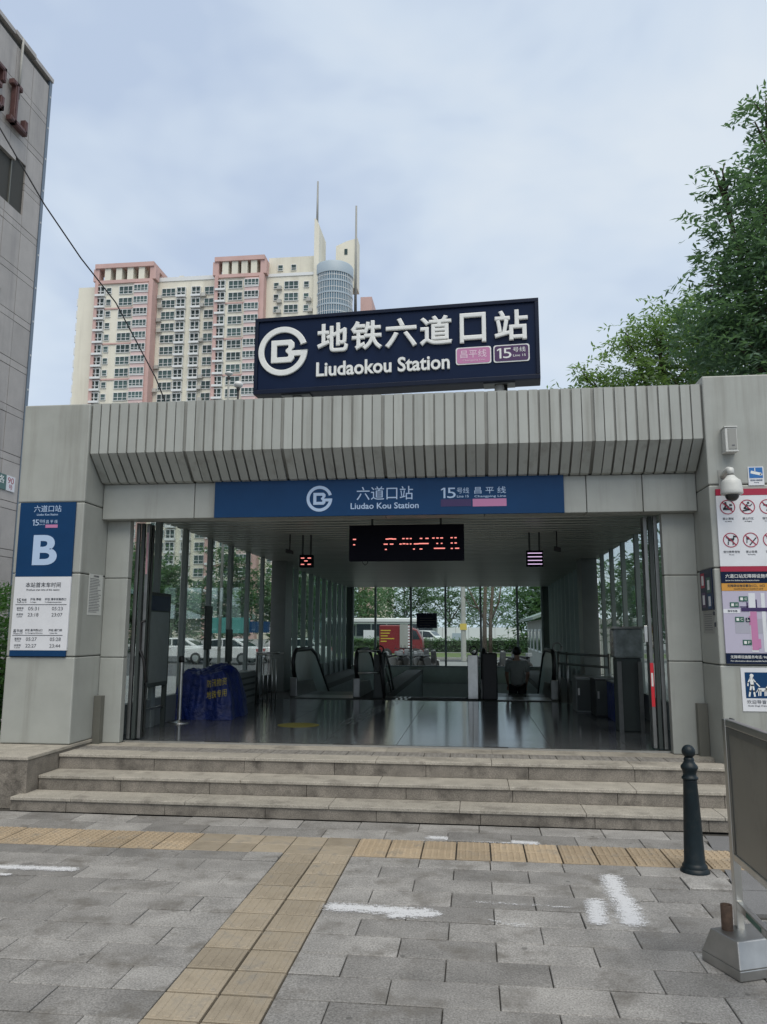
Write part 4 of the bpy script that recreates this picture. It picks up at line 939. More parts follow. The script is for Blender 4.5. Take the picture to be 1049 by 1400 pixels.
# ------------------------------------------------------------------ bollard and metal notice frame
bo = thing('bollard', 'black cast iron bollard with ball top in front of the steps', 'bollard', (1.715, 6.67, 0))
c_ = (1.715, 6.67, 0)
MB().lathe([(.112,0),(.112,.012),(.10,.03),(.096,.034)], c_, 28).build('base_ring', black_paint, bo)
MB().lathe([(.096,.03),(.096,.05),(.086,.062),(.080,.075),(.069,.35),(.053,.69),(.055,.70),(.0,.70)], c_, 28).build('shaft', black_paint, bo)
MB().lathe([(.052,.70),(.064,.705),(.064,.718),(.053,.728),(.050,.745),(.054,.765),(.067,.79),(.066,.805),(.050,.825),(.040,.84),(.041,.855),(.036,.87),(.028,.876)], c_, 28).build('collar', black_paint, bo)
MB().ball((1.715,6.67,.918), .053, 20, 14).build('ball_top', black_paint, bo)

nf = thing('notice_stand', 'stainless steel notice frame on heavy feet at the right edge', 'notice stand', (1.55, 4.9, 0))
PX = 1.508
def foot(ax, ay, flip):
    A = Vector((1.286,4.961)); B_ = Vector((1.407,4.675)); d = Vector((.507,.214))
    if flip: A, B_ = Vector((1.36,3.36)), Vector((1.30,3.05)); 
    C_, D_ = B_+d, A+d; P = [A,B_,C_,D_]; cen = sum(P, Vector((0,0)))/4; z1, z2 = .055, .185
    b = MB(); q = [cen+(p-cen)*1.0 for p in P]; t_ = []
    for p in P:
        w = (p-cen); u_ = d.normalized(); v_ = Vector((-u_.y,u_.x)); t_.append(cen+u_*w.dot(u_)*.88+v_*w.dot(v_)*.70)
    b.hexa([(*p,0) for p in q], [(*p,z1) for p in q]); b.hexa([(*p,z1) for p in q], [(*p,z2) for p in t_])
    b.build('foot', foot_m, nf, bevel=.006)
foot(0,0,False); foot(0,0,True)
for y in (4.965, 3.2):
    MB().box(PX-.022, PX+.022, y-.03, y+.03, .18, 1.355).build('post', steel, nf, bevel=.006)
    MB().box(PX+.0225, PX+.034, y-.042, y+.02, .55, 1.36).build('edge_trim', steel_d, nf)
MB().box(PX-.02, PX+.02, 3.23, 4.935, 1.315, 1.357).build('top_rail', steel, nf, bevel=.006)
MB().box(PX-.02, PX+.02, 3.23, 4.935, .555, .60).build('bottom_rail', steel, nf, bevel=.006)
MB().box(PX-.018, PX+.018, 3.23, 4.935, .29, .335).build('lower_rail', steel, nf, bevel=.006)
MB().box(PX-.0195, PX-.0182, 4.55, 4.78, .30, .325).build('rail_tape', green_s, nf)
MB().box(PX-.014, PX-.006, 3.235, 4.93, .602, 1.313).build('notice_panel', mat('weathered_panel', (.21,.205,.18), .38, .5, var=.1, vscale=2, dirt=(.10,.10,.085), dirt_amt=.6, dscale=2.5, rand=0), nf)
fi = MB(); fi.box(PX-.019, PX-.0145, 4.895, 4.93, .602, 1.313).box(PX-.019, PX-.0145, 3.235, 4.894, 1.275, 1.313); fi.build('inner_bezel', steel_d, nf)
MB().lathe([(.032,.0),(.032,.17),(.026,.17),(.026,.05)], (1.425,4.915,.15), 16).build('pipe_socket', rust, nf)

# chalky white marks on the paving
pm = mat('worn_paint', (.74, .75, .77), .85)
nt = pm.node_tree; L_ = nt.links; at_ = nt.nodes.new('ShaderNodeAttribute'); at_.attribute_name = 'cover'; ge = nt.nodes.new('ShaderNodeNewGeometry')
def pnoise(scale, sc, det):
    m_ = nt.nodes.new('ShaderNodeMapping'); m_.inputs['Scale'].default_value = sc; L_.new(ge.outputs['Position'], m_.inputs[0])
    n_ = nt.nodes.new('ShaderNodeTexNoise'); n_.inputs['Scale'].default_value = scale; n_.inputs['Detail'].default_value = det; n_.inputs['Roughness'].default_value = .7; L_.new(m_.outputs[0], n_.inputs['Vector']); return n_.outputs[0]
def pmath(op, a, b):
    m_ = nt.nodes.new('ShaderNodeMath'); m_.operation = op
    for k, v in enumerate((a, b)):
        if isinstance(v, float): m_.inputs[k].default_value = v
        else: L_.new(v, m_.inputs[k])
    return m_.outputs[0]
v_ = pmath('ADD', pmath('MULTIPLY', pnoise(14, (1,4,1), 4), 1.0), pmath('MULTIPLY', pnoise(95, (1,1,1), 3), 1.3))
v_ = pmath('ADD', at_.outputs['Fac'], pmath('SUBTRACT', v_, 1.15))
mr = nt.nodes.new('ShaderNodeMapRange'); mr.inputs[1].default_value = .42; mr.inputs[2].default_value = .62; L_.new(v_, mr.inputs[0])
L_.new(pmath('MULTIPLY', mr.outputs[0], .75), nt.nodes['Principled BSDF'].inputs['Alpha'])
def mark(label, quads, n, seed):
    x0 = min(min(a[0],b[0])-w for a,b,w in quads); x1 = max(max(a[0],b[0])+w for a,b,w in quads); y0 = min(min(a[1],b[1])-w for a,b,w in quads); y1 = max(max(a[1],b[1])+w for a,b,w in quads)
    nx, ny = int((x1-x0)/.02)+2, int((y1-y0)/.02)+2; vs = []; cv = []
    for j in range(ny):
        for i in range(nx):
            x, y = x0+(x1-x0)*i/(nx-1), y0+(y1-y0)*j/(ny-1); c = 0
            for (ax,ay),(bx_,by),w in quads:
                d = Vector((bx_-ax,by-ay)); t = max(0, min(1, Vector((x-ax,y-ay)).dot(d)/d.length_squared)); q = (Vector((x-ax,y-ay))-d*t).length
                c = max(c, max(0, 1-q/w)**.6)
            vs.append((x,y,.0075)); cv.append(c*(.80 if n > 100 else .47) if 0 < i < nx-1 and 0 < j < ny-1 else 0)
    b = MB(); b.add(vs, [(j*nx+i, j*nx+i+1, (j+1)*nx+i+1, (j+1)*nx+i) for j in range(ny-1) for i in range(nx-1)])
    o = b.build('paint_mark', pm); a_ = o.data.attributes.new('cover', 'FLOAT', 'POINT'); a_.data.foreach_set('value', cv)
    return tag(o, label, 'paint mark', 'white marks on the paving')
mark('smeared white paint streak on the pavers right of the tactile strip', [((-.97,5.53),(-.36,5.50),.13),((-.55,5.42),(-.3,5.48),.10)], 750, 1)
mark('white painted corner mark with two strokes near the bollard', [((1.02,6.42),(1.00,5.98),.13),((1.02,5.95),(1.0,5.50),.14),((.82,5.85),(.78,5.48),.11)], 1100, 2)
mark('pale smeared streak along the ochre tactile row below the steps', [((-.40,7.40),(.50,7.33),.10)], 300, 3)
mark('white painted streak at the left edge of the pavement', [((-4.2,6.08),(-3.18,6.10),.09),((-4.2,5.90),(-3.6,5.91),.05)], 650, 4)
mark('scatter of small white paint drips between the two white marks', [((-.02,5.75),(.62,5.72),.05),((.1,5.4),(.3,5.35),.1)], 26, 5)
mark('tiny white paint dash behind the bollard', [((1.92,7.3),(2.0,7.3),.03)], 20, 6)

# ------------------------------------------------------------------ left building
lb = thing('stone_building', 'tall stone clad building with red metal roof letters at the left edge', 'building', (-19, 10, 0))
BXF = -12.0; BYE = 18.98; BH = 17.7
MB().box(-26, BXF-.05, -6, BYE-.05, 0, BH-.05).build('wall', joint_m, lb)
wins = [(15.1, 17.50, 13.0, 14.45), (15.1, 17.35, 9.35, 10.75), (15.1, 17.35, 5.9, 7.2)]
ycuts = [BYE-.12-.78*i for i in range(32)]
zc = [0]; 
while zc[-1] < BH-.3: zc += [zc[-1]+.2, zc[-1]+1.25]
zc = [min(z, BH) for z in zc]; rest = MB()
for z0, z1 in zip(zc[:-1], zc[1:]):
    if z1-z0 < .03: continue
    for y1, y0 in zip(ycuts[:-1], ycuts[1:]):
        spans = [(z0, z1)]
        for (wa, wb, wz0, wz1) in wins:
            if y0 < wb-.1 and y1 > wa+.1 and z0 < wz1 and z1 > wz0: spans = [s_ for s_ in ((z0, min(z1, wz0)), (max(z0, wz1), z1)) if s_[1]-s_[0] > .05]
        for (a, b_) in spans:
            if y0 > 14.4: MB().box(BXF-.06, BXF+random.uniform(-.004,.004), y0+.008, y1-.008, a+.008, b_-.008).build('stone_panel', stone_l, lb)
            else: rest.box(BXF-.06, BXF, y0+.008, y1-.008, a+.008, b_-.008)
o_ = rest.build('stone_panel', stone_l, lb); o_['kind'] = 'stuff'
MB().box(-26, BXF-.06, BYE-.052, BYE, 0, BH).build('end_wall', stone_l, lb)
MB().box(BXF-.06, BXF+.015, BYE-.115, BYE+.012, 0, BH-.02).build('corner_strip', corner_m, lb)
cp = MB(); 
for i in range(26):
    y1 = BYE+.02-i*.95; cp.box(BXF-.4, BXF+.05+.02*(i%2), y1-.93, y1, BH-.02+.03*(i%2), BH+.10+.03*(i%2))
cp.build('coping', stone_l, lb)
for i in range(18):
    z = .5+i*.98; o_ = MB().box(BXF+.0155, BXF+.025, BYE-.07, BYE-.03, z, z+.05).build('stud', lampglass, lb)
for (wa, wb, wz0, wz1) in wins:
    f = MB().box(BXF-.34, BXF-.30, wa, wb, wz0, wz1).build('window', dk_win, lb)
    MB().box(BXF-.30, BXF+.05, wa, wb+.04, wz1-.18, wz1).build('blind_box', stone_l, f); MB().box(BXF-.29, BXF-.24, wb-.35, wb-.28, wz0, wz1-.19).build('window_frame', spk_m, f); MB().box(BXF-.30, BXF-.01, wb-.04, wb, wz0, wz1-.185).build('reveal', plate_m, f)
MB().tube([(BXF+.06,17.42,BH+.1),(BXF+.06,17.42,16.0)], .035, 6).build('downpipe', conc, lb)
# the letters
def letter(strokes, y0, z0, w, h, lab):
    t = thing('roof_letter', lab, 'letter', (BXF+.12, y0, z0), group='red metal letters on the stone wall')
    for (a, b_) in strokes:
        y_a, z_a = y0+a[0]*w, z0+a[1]*h; y_b, z_b = y0+b_[0]*w, z0+b_[1]*h
        lo_y, hi_y = sorted((y_a, y_b)); lo_z, hi_z = sorted((z_a, z_b)); k = .07
        MB().box(BXF+.05, BXF+.2, lo_y-k, hi_y+k, lo_z-k, hi_z+k).build('stroke', red_let, t, bevel=.012)
        MB().box(BXF+.2005, BXF+.215, lo_y-k*.5, hi_y+k*.5, lo_z-k*.5, hi_z+k*.5).build('tube_channel', red_let, t)
letter([((.2,0),(.2,1)),((0,1),(.45,1)),((0,0),(1,0)),((1,.02),(1,.26))], 17.05, 15.15, .62, 1.05, 'red metal letter L nearest the corner of the stone building')
letter([((.15,0),(.15,1)),((0,1),(1,1)),((1,.75),(1,1)),((.15,.52),(.8,.52)),((0,0),(1,0)),((1,.0),(1,.22))], 15.95, 15.15, .66, 1.05, 'red metal letter E cut by the left edge of the photo')
ssn = thing('street_plate', 'green and white street name plate fixed low on the stone building', 'sign', (BXF+.02, 18.2, 5.45))
MB().box(BXF+.004, BXF+.03, 17.2, 18.28, 5.46, 5.86).build('green_plate', mat('plate_green', (.05,.13,.12), .4), ssn); MB().box(BXF+.004, BXF+.031, 18.285, 18.66, 5.46, 5.86).build('white_plate', white_p, ssn)
text(MB(), '清路', (17.45, 5.62), (18.2, 5.82), ('x+', BXF+.0302)).build('lettering', white_l, ssn); b = MB(); text(b, '90', (18.34, 5.66), (18.60, 5.82), ('x+', BXF+.0312)); text(b, '号', (18.40, 5.5), (18.56, 5.63), ('x+', BXF+.0312)); b.build('lettering', red_s, ssn)

# ------------------------------------------------------------------ apartment tower
AT = thing('apartment_tower', 'tall cream and rose apartment tower with a round glass corner', 'apartment block', (-64, 185, 0))
TY = 180.0
def tx(px): return -102.9+(px-103)*.1968
def tower_box(px0, px1, y0, y1, z0, z1, m, name='wall'): return MB().box(tx(px0), tx(px1), y0, y1, z0, z1).build(name, m, AT)
tower_box(103, 134, TY+2, TY+22, 0, 92.0, cream)
tower_box(133.5, 212, TY, TY+21, 0, 92.6, cream)
tower_box(212, 298, TY+2.6, TY+21, 0, 92.8, cream)
tower_box(298, 362, TY, TY+21, 0, 92.4, cream)
tower_box(361, 428, TY+1.8, TY+21, 0, 92.2, cream)
tower_box(363, 427, TY+4, TY+19, 92.2, 98.6, cream)
tower_box(485, 500, TY+6, TY+24, 0, 87.5, rosy)
tower_box(487, 520, TY+10, TY+24, 0, 62.0, cream)
MB().box(tx(212), tx(298), TY+2.4, TY+2.6, 92.8, 93.9).box(tx(361), tx(428), TY+1.6, TY+1.8, 92.2, 93.0).build('roof_rail', win_w, AT)
MB().box(tx(222), tx(240), TY+8, TY+14, 92.8, 95.6).build('roof_house', cream, AT); MB().box(tx(231), tx(237), TY+8, TY+12, 95.6, 97).build('roof_house', cream, AT)
# crowns: open frames over the rose bays
for a, b_, zt_ in ((133.5, 212, 97.0), (298, 362, 97.2)):
    MB().box(tx(a)-.3, tx(b_)+.3, TY-.8, TY+14, zt_-1.2, zt_).build('crown_beam', rosy, AT)
    MB().box(tx(a)-.1, tx(b_)+.1, TY+5, TY+13.5, 92.6, zt_-1.2).build('crown_back', rosy_l, AT)
    n_ = 5; w = tx(b_)-tx(a)
    for i in range(n_+1):
        x = tx(a)+w*i/n_; MB().box(x-.8, x+.8, TY-.4, TY+2, 92.4, zt_-1.2).build('crown_pier', rosy if i in (0, n_) else cream, AT)
    MB().box(tx(a), tx(b_), TY-.5, TY-.02, 91.6, 92.5).build('cornice', rosy, AT)
# rose strips at the bay edges and pink bay stacks
for a, b_ in ((133.2, 137.5), (208, 213.5), (297.5, 302), (357, 363.5)): MB().box(tx(a), tx(b_), TY-.75, TY+2.5, 0, 92.0).build('rose_pilaster', rosy, AT)
for a, b_ in ((189, 208), (339, 357)): MB().box(tx(a), tx(b_), TY-1.1, TY-.02, 0, 91.0).build('rose_bay', rosy_l, AT)
FH = 3.2; Z1 = 89.7
def win_mesh(w, h, nm, sill=True, deep=.25):
    f = MB(); t = .12; w *= 1.1; h *= 1.12
    f.box(-w/2, w/2, -deep, .0, h/2-t, h/2).box(-w/2, w/2, -deep, .0, -h/2, -h/2+t)
    for i in range(nm+1):
        x = -w/2+w*i/nm; x = min(max(x, -w/2+t/2), w/2-t/2); f.box(x-t/2, x+t/2, -deep, 0, -h/2+t, h/2-t)
    f.box(-w/2+t, w/2-t, -deep+.04, 0, -h*.12-.05, -h*.12+.05)
    if sill: f.box(-w/2-.12, w/2+.12, -deep-.35, 0, -h/2-.55, -h/2-.001)
    me = f.mesh('window'); me.materials.append(win_w)
    p = MB().box(-w/2+.05, w/2-.05, -.10, -.02, -h/2+.05, h/2-.05).mesh('pane'); p.materials.append(pane_m); return me, p
WT = {'s': win_mesh(1.3, 1.5, 1, False), 'm': win_mesh(2.5, 1.9, 2, True), 'w': win_mesh(3.4, 1.95, 3, False), 'p': win_mesh(3.5, 1.55, 4, False, .2), 'b': win_mesh(2.2, 2.0, 2, True, .7)}
cols = [(137+4, 'b', 0), (152, 's', 0), (175.5, 'w', 0), (198.5, 'p', -1.12), (229, 'w', 2.6), (247, 'b', 2.6), (267.5, 'b', 2.6), (288, 'w', 2.6), (305.5, 'b', 0), (325, 'w', 0), (348, 'p', -1.12), (377, 's', 1.8), (397, 'w', 1.8), (417, 's', 1.8)]
acm = MB().box(-.55,.55,-.75,-.02,-.45,.4).box(-.7,.7,-.85,-.01,-.58,-.46).mesh('air_conditioner'); acm.materials.append(ac_m)
lowf, lowp = MB(), MB(); rw = random.Random(5)
for k in range(28):
    z = Z1-FH*k
    for (px, t, dy) in cols:
        x = tx(px); y = TY+dy-.01; me, p = WT[t]
        if k < 16:
            o = put('window', me, AT, (x, y, z)); c = bpy.data.objects.new('pane', p); COL.objects.link(c); c.parent = o
            if rw.random() < .08: o.data = me
        else:
            for src, dst in ((me, lowf), (p, lowp)):
                dst.add([(v.co.x+x, v.co.y+y, v.co.z+z) for v in src.vertices], [tuple(q.vertices) for q in src.polygons])
    if k < 16:
        for px, dy in ((217, 2.6), (382, 1.8), (422, 1.8), (277, 2.6)):
            if rw.random() < .75: put('air_conditioner', acm, AT, (tx(px)+rw.uniform(-.3,.3), TY+dy, z-.9+rw.uniform(-.3,.3)))
    if k % 3 == 1:
        MB().box(tx(138), tx(189), TY-.22, TY-.003, z-1.95, z-1.55).build('rose_band', rosy, AT); MB().box(tx(302), tx(339), TY-.22, TY-.003, z-1.95, z-1.55).build('rose_band', rosy, AT)
    if k < 24:
        MB().box(tx(189)-.1, tx(208)+.1, TY-1.3, TY-1.101, z-1.25, z-1.0).build('bay_sill', win_w, AT); MB().box(tx(339)-.1, tx(357)+.1, TY-1.3, TY-1.101, z-1.25, z-1.0).build('bay_sill', win_w, AT)
lf = lowf.build('window', win_w, AT); lf['kind'] = 'stuff'; lf = lowp.build('pane', pane_m, AT); lf['kind'] = 'stuff'
for px in (379, 397): put('window', WT['s'][0], AT, (tx(px), TY+3.99, 95.6)); 
for px in (379, 397): put('pane', WT['s'][1], AT, (tx(px), TY+3.99, 95.6))
# plain gable with notched edge
for i in range(26): MB().box(tx(103)-.35, tx(103)+.0, TY+2, TY+4, 2+i*3.4, 4+i*3.4).build('corner_block', win_w, AT)
# round glass corner, fins and masts
rc = (tx(455)*1.022, TY+4.0)
MB().lathe([(4.75,0),(4.75,94)], (rc[0],rc[1],0), 40).build('round_core', pane_b, AT)
for k in range(28):
    z = 90.6-FH*k
    if z < 1: break
    MB().lathe([(4.9,-.1),(4.9,.35)], (rc[0],rc[1],z-1.15), 40).build('ring_band', grey_blue, AT) if k < 16 else None
    if k < 16:
        MB().lathe([(4.82,0),(4.82,.12)], (rc[0],rc[1],z+.3), 40).build('ring_rail', win_w, AT)
mm = MB()
for i in range(26):
    a = PI+PI*i/25; x, y = rc[0]+4.83*math.cos(a), rc[1]+4.83*math.sin(a); mm.box(x-.05, x+.05, y-.05, y+.05, 0, 92)
mm.build('round_mullion', win_w, AT)
MB().lathe([(5.0,0),(5.0,2.6),(4.75,3.0)], (rc[0],rc[1],91.8), 40).build('round_crown', grey_blue, AT)
fy = TY+1.0
MB().prism([(tx(427),0),(tx(433.5),0),(tx(433.5),105.4),(tx(430.5),106.8),(tx(427),107.5)], fy, fy+9, 'y').build('fin_wall', cream, AT)
K = 1.055
MB().prism([(tx(456)*K,92),(tx(485)*K,92),(tx(485)*K,106.2),(tx(470)*K,105.4),(tx(457)*K,104.2)], fy+9, fy+13, 'y').build('fin_wall', cream, AT)
MB().box(tx(468)*K, tx(472)*K, fy+8.9, fy+8.99, 101.6, 103.2).build('fin_opening', pane_m, AT)
MB().tube([(tx(429)+.1,fy+1,104),(tx(429)+.1,fy+1,118.3)], [.34,.22], 8).build('mast', spk_m, AT); MB().tube([(tx(483)*K,fy+9,84),(tx(483)*K,fy+9,115.5)], [.4,.25], 8).build('mast', spk_m, AT)

db = thing('apartment_block', 'pale distant apartment block glimpsed between the stone building and the left pillar', 'apartment block', (-80,125,0))
MB().box(-86, -72, 120, 134, 0, 20).build('wall', cream, db)
for k in range(6):
    for i in range(4): put('window', WT['m'][0], db, (-84+i*3.4, 119.98, 18-3.1*k)); put('pane', WT['m'][1], db, (-84+i*3.4, 119.98, 18-3.1*k))
# ------------------------------------------------------------------ trees
def leaves(mb, c, n, ll, rnd, spread, droop=.35):
    """one leafy spray: leaves set along a short twig leaving c"""
    d = Vector((rnd.gauss(0,1), rnd.gauss(0,1), rnd.gauss(.25,.6))).normalized(); side = d.cross(Vector((0,0,1)))
    if side.length < .1: side = Vector((1,0,0))
    side.normalize(); base = Vector(c)-d*spread*.5; V_ = []; F_ = []
    for i in range(n):
        t = i/n; p = base+d*spread*t+Vector((0,0,-droop*spread*t*t))
        sgn = 1 if i % 2 else -1
        ax = (side*sgn*rnd.uniform(.6,1)+d*rnd.uniform(.2,.9)+Vector((rnd.gauss(0,.3),rnd.gauss(0,.3),rnd.gauss(-.25,.3)))).normalized()
        w_ = ax.cross(Vector((rnd.gauss(0,.5),rnd.gauss(0,.5),1))).normalized()*ll*.17; L_ = ll*rnd.uniform(.7,1.25); o = len(V_)
        fold = Vector((0,0,ll*.05))
        V_ += [p, p+ax*L_*.45+w_+fold, p+ax*L_, p+ax*L_*.45-w_+fold]; F_ += [(o,o+1,o+2),(o,o+2,o+3)]
    mb.add(V_, F_)
def tree(label, base, trunk_h, tr, blobs, n_spray, per, ll, m, seed, spread=.6, group=None, name='tree', shell=.55):
    rnd = random.Random(seed); t = thing(name, label, 'tree', base, group=group)
    top = Vector((base[0], base[1], base[2]+trunk_h)); b = MB()
    b.tube([Vector(base), Vector(base)+Vector((rnd.uniform(-.1,.1),rnd.uniform(-.1,.1),trunk_h*.5)), top], [tr*1.25, tr, tr*.75], 10); 
    b.build('trunk', bark, t)
    br = MB()
    for (c, r) in blobs:
        c = Vector(c); mid = top.lerp(c, .5)+Vector((rnd.uniform(-.2,.2),rnd.uniform(-.2,.2),.2))*min(1, trunk_h/4)
        br.tube([top-Vector((0,0,trunk_h*.15)), mid, c], [tr*.5, tr*.33, tr*.13], 6)
        for _ in range(4):
            d = Vector((rnd.gauss(0,1),rnd.gauss(0,1),rnd.gauss(.3,.7))).normalized(); rr = r if not isinstance(r, tuple) else min(r)
            br.tube([c.lerp(mid, rnd.random()*.5), c+d*rr*.45, c+d*rr*.9], [tr*.14, tr*.08, tr*.02], 5)
    br.build('limbs', bark, t)
    tot = sum((r if not isinstance(r, tuple) else (r[0]*r[1]*r[2])**(1/3))**2 for c, r in blobs); cr = MB()
    for (c, r) in blobs:
        R_ = r if isinstance(r, tuple) else (r,r,r); k = int(n_spray*((R_[0]*R_[1]*R_[2])**(2/3))/tot)
        ang = [(rnd.uniform(0,2*PI), rnd.uniform(1.5,4), rnd.uniform(0,6)) for _ in range(3)]
        for _ in range(k):
            d = Vector((rnd.gauss(0,1),rnd.gauss(0,1),rnd.gauss(0,1))).normalized(); q = rnd.random()**.42*(1.0 if rnd.random() < .8 else rnd.uniform(1.05,1.3))
            lump = 1+.16*sum(math.sin(f_*math.atan2(d.y,d.x)+ph+3*d.z) for a_, f_, ph in ang)
            p = (c[0]+d.x*R_[0]*q*lump, c[1]+d.y*R_[1]*q*lump, c[2]+d.z*R_[2]*q*lump)
            if p[2] > base[2]+.1: leaves(cr, p, per, ll, rnd, spread)
    cr.build('crown', m, t); return t
tree('dark leaved tall tree rising behind the right end of the parapet', (7.0,16.5,0), 5.5, .22,
     [((6.45,15.6,11.2),1.0),((6.4,15.8,12.8),.6),((5.8,15.3,9.9),1.25),((5.1,15.0,10.9),.4),((5.55,15.0,8.7),1.3),((5.0,15.0,7.7),1.05),((6.2,15.4,7.7),1.6),((7.4,16,10.2),1.8),((7.3,16,8.4),1.9),((6.3,15.0,6.4),1.5),((7.8,16.2,12.2),1.2)],
     2700, 11, .175, leaf_a, 11, .75)
tree('lighter green tree behind the parapet left of the dark tall tree', (5.8,21,0), 5.0, .18,
     [((5.2,20.5,8.9),1.35),((6.6,21,9.2),1.7),((4.1,20.2,8.5),1.0),((3.2,20,8.0),.7),((5.0,20.4,10.0),.8),((6.2,20.6,10.2),1.0),((7.4,21,8.6),1.6),((5.9,20.2,7.6),1.4),((2.4,20,7.7),.6),((3.0,20,8.6),.35),((4.2,20.2,9.6),.4),((4.0,20,7.2),1.2)],
     2000, 11, .17, leaf_b, 12, .65)
tree('young tree close outside the right glass wall', (4.6,13.2,0), 1.9, .08, [((4.7,13.2,2.9),1.2),((4.9,15.2,2.9),1.3),((5.0,11.6,2.6),1.2),((5.2,17.5,3),1.4)], 1100, 10, .20, leaf_a, 13, .5)
# hedge at the far left
hd = MB(); rnd = random.Random(21)
for _ in range(3000):
    x, y, z = rnd.uniform(-9.2,-6.0), rnd.uniform(9.4,12.5), rnd.uniform(.05,2.75)
    if z > 2.1+.6*math.sin(x*2.1+y): continue
    leaves(hd, (x,y,z), 9, .12, rnd, .35)
hg = thing('hedge', 'leafy green shrub between the stone building and the left pillar', 'hedge', (-7.7,11,0)); hd.build('foliage', leaf_h, hg)
st_ = MB()
for _ in range(14):
    x, y = rnd.uniform(-8.8,-6.6), rnd.uniform(9.8,12.2); st_.tube([(x,y,0),(x+rnd.uniform(-.2,.2),y+rnd.uniform(-.2,.2),1.2),(x+rnd.uniform(-.4,.4),y+rnd.uniform(-.4,.4),2.2)], [.03,.02,.008], 5)
st_.build('stems', bark, hg)
# trees seen through the glass
spots = [(-30,66,8.5,3.6),(-25,62,7.4,3.2),(-20.5,64,8.6,3.5),(-16,67,8.0,3.3),(-35,75,9.5,4),(-13,80,9,4.2),(-8.5,96,11,5),(-3,100,11.5,5.2),(2.5,112,9.5,5),(-14.5,104,12,5.5),(-21,98,12,5),(6.0,62,7.0,3.4),(8.5,70,9,4)]
tl = ['bushy street tree leftmost beyond the parked white cars', 'street tree behind the left parked white car', 'street tree behind the middle parked white car', 'street tree behind the right parked white car', 'tall tree far left in front of the apartment tower', 'tree showing at the left edge of the back windows', 'dense tree above the white roofed bus', 'dense dark tree above the red van', 'lower distant tree right of the hanging plate', 'tall tree behind the left part of the bus', 'tall tree at the far left beyond the bus', 'leafy tree above the small grey hut', 'big tree behind the small grey hut']
for i, (x, y, h_, r_) in enumerate(spots):
    rr = random.Random(40+i); bl = [((x, y, h_*.36), r_*.8), ((x+rr.uniform(-.5,.5)*r_*.5, y, h_*.72), r_*.75), ((x-r_*.5,y+.3,h_*.55), r_*.6), ((x+r_*.5,y-.3,h_*.57), r_*.6), ((x+rr.uniform(-.3,.3),y,h_*.95), r_*.45)]
    tree(tl[i], (x,y,0), h_*.3, .2, bl, 560, 9, .5, leaf_c, 60+i, 1.3, group='trees beyond the hall')
tree('low spreading tree far along the right glass wall', (5.6,22,0), 1.6, .1, [((5.6,20,3.0),1.5),((5.4,23,3.0),1.5),((5.8,26,3.2),1.7),((6.2,28.5,3.2),1.5)], 900, 9, .28, leaf_c, 14, .7, group='trees beyond the hall')
# twin trunk by the utility pole
tt = thing('bare_tree', 'slim twin trunked tree with bare limbs right of the utility pole', 'tree', (.55,45,0))
b = MB(); b.tube([(.62,45,0),(.66,45,2.4),(.8,45,6)], [.15,.12,.08], 8); b.build('trunk', bark, tt); b = MB(); b.tube([(.95,45,0),(1.0,45,2.5),(1.3,45,6)], [.12,.1,.07], 8); b.build('trunk', bark, tt)
b = MB(); b.tube([(.64,45,2.6),(.2,45,3.4),(-.35,45,4.6)], [.08,.06,.03], 6).tube([(1.0,45,2.4),(1.5,45,3.6),(1.7,45,5)], [.07,.05,.03], 6).tube([(.3,45,3.2),(-.2,45,3.4),(-.5,45,3.9)], [.05,.03,.02], 5); b.build('limbs', bark, tt)

# ------------------------------------------------------------------ far street furniture
up_ = thing('utility_pole', 'concrete utility pole with a yellow plate beyond the back windows', 'pole', (-.62,50,0)); MB().lathe([(.17,0),(.13,9)], (-.62,50,0), 12).build('shaft', conc, up_); MB().box(-.84, -.40, 49.80, 49.84, 1.98, 2.38).build('yellow_plate', yel_sign, up_); MB().box(-1.2, 0, 49.95, 50.05, 8.2, 8.35).build('cross_arm', conc, up_)
def lamp(x, y, z, lab, dome):
    t = thing('street_lamp', lab, 'street lamp', (x,y,0), group='street lamps above the parapet'); MB().tube([(x,y,0),(x,y,z-.12)], [.06,.032], 8).build('pole', spk_m if dome else black_rub, t)
    if dome: MB().lathe([(.015,-.09),(.06,-.06),(.12,-.02),(.14,.0),(.125,.04),(.08,.07),(.02,.085)], (x,y,z), 16).build('lamp_shade', lampglass, t)
    else:
        MB().ball((x,y,z), .16, 14, 10, (1,1,.75)).build('lamp_shade', lampglass, t)
    MB().lathe([(.05,-.2),(.07,-.12),(.03,-.09)], (x,y,z), 10).build('collar', black_rub, t)
lamp(-8.03, 24, 10.41, 'flat topped street lamp above the parapet, the left of the two lamps', True)
lamp(-7.85, 24.5, 10.19, 'round topped street lamp just left of the rooftop sign', False)
cbp = [(-12,15.5,14.45),(-11.2,16.1,13.6),(-10.13,17,12.4),(-9.4,18.2,11.35),(-8.9,19.3,10.05),(-8.45,20.5,8.6),(-8.1,22,7.0)]
oc = thing('overhead_cable', 'thin black cable slanting down from the stone building behind the left pillar', 'cable', (-8.1,22,0)); MB().tube([(-12,15.6,14.9),(-11.39,16,14.09),(-10.5,16.7,12.4),(-9.95,17.6,11.4),(-9.75,19.2,10.9),(-8.75,19.8,8.9),(-8.51,20,8.24),(-8.1,20.8,7.0)], .018, 6).build('wire', black_rub, oc)
MB().tube([(-8.1,20.82,0),(-8.1,20.82,7.2)], .06, 8).build('anchor_post', conc, oc)
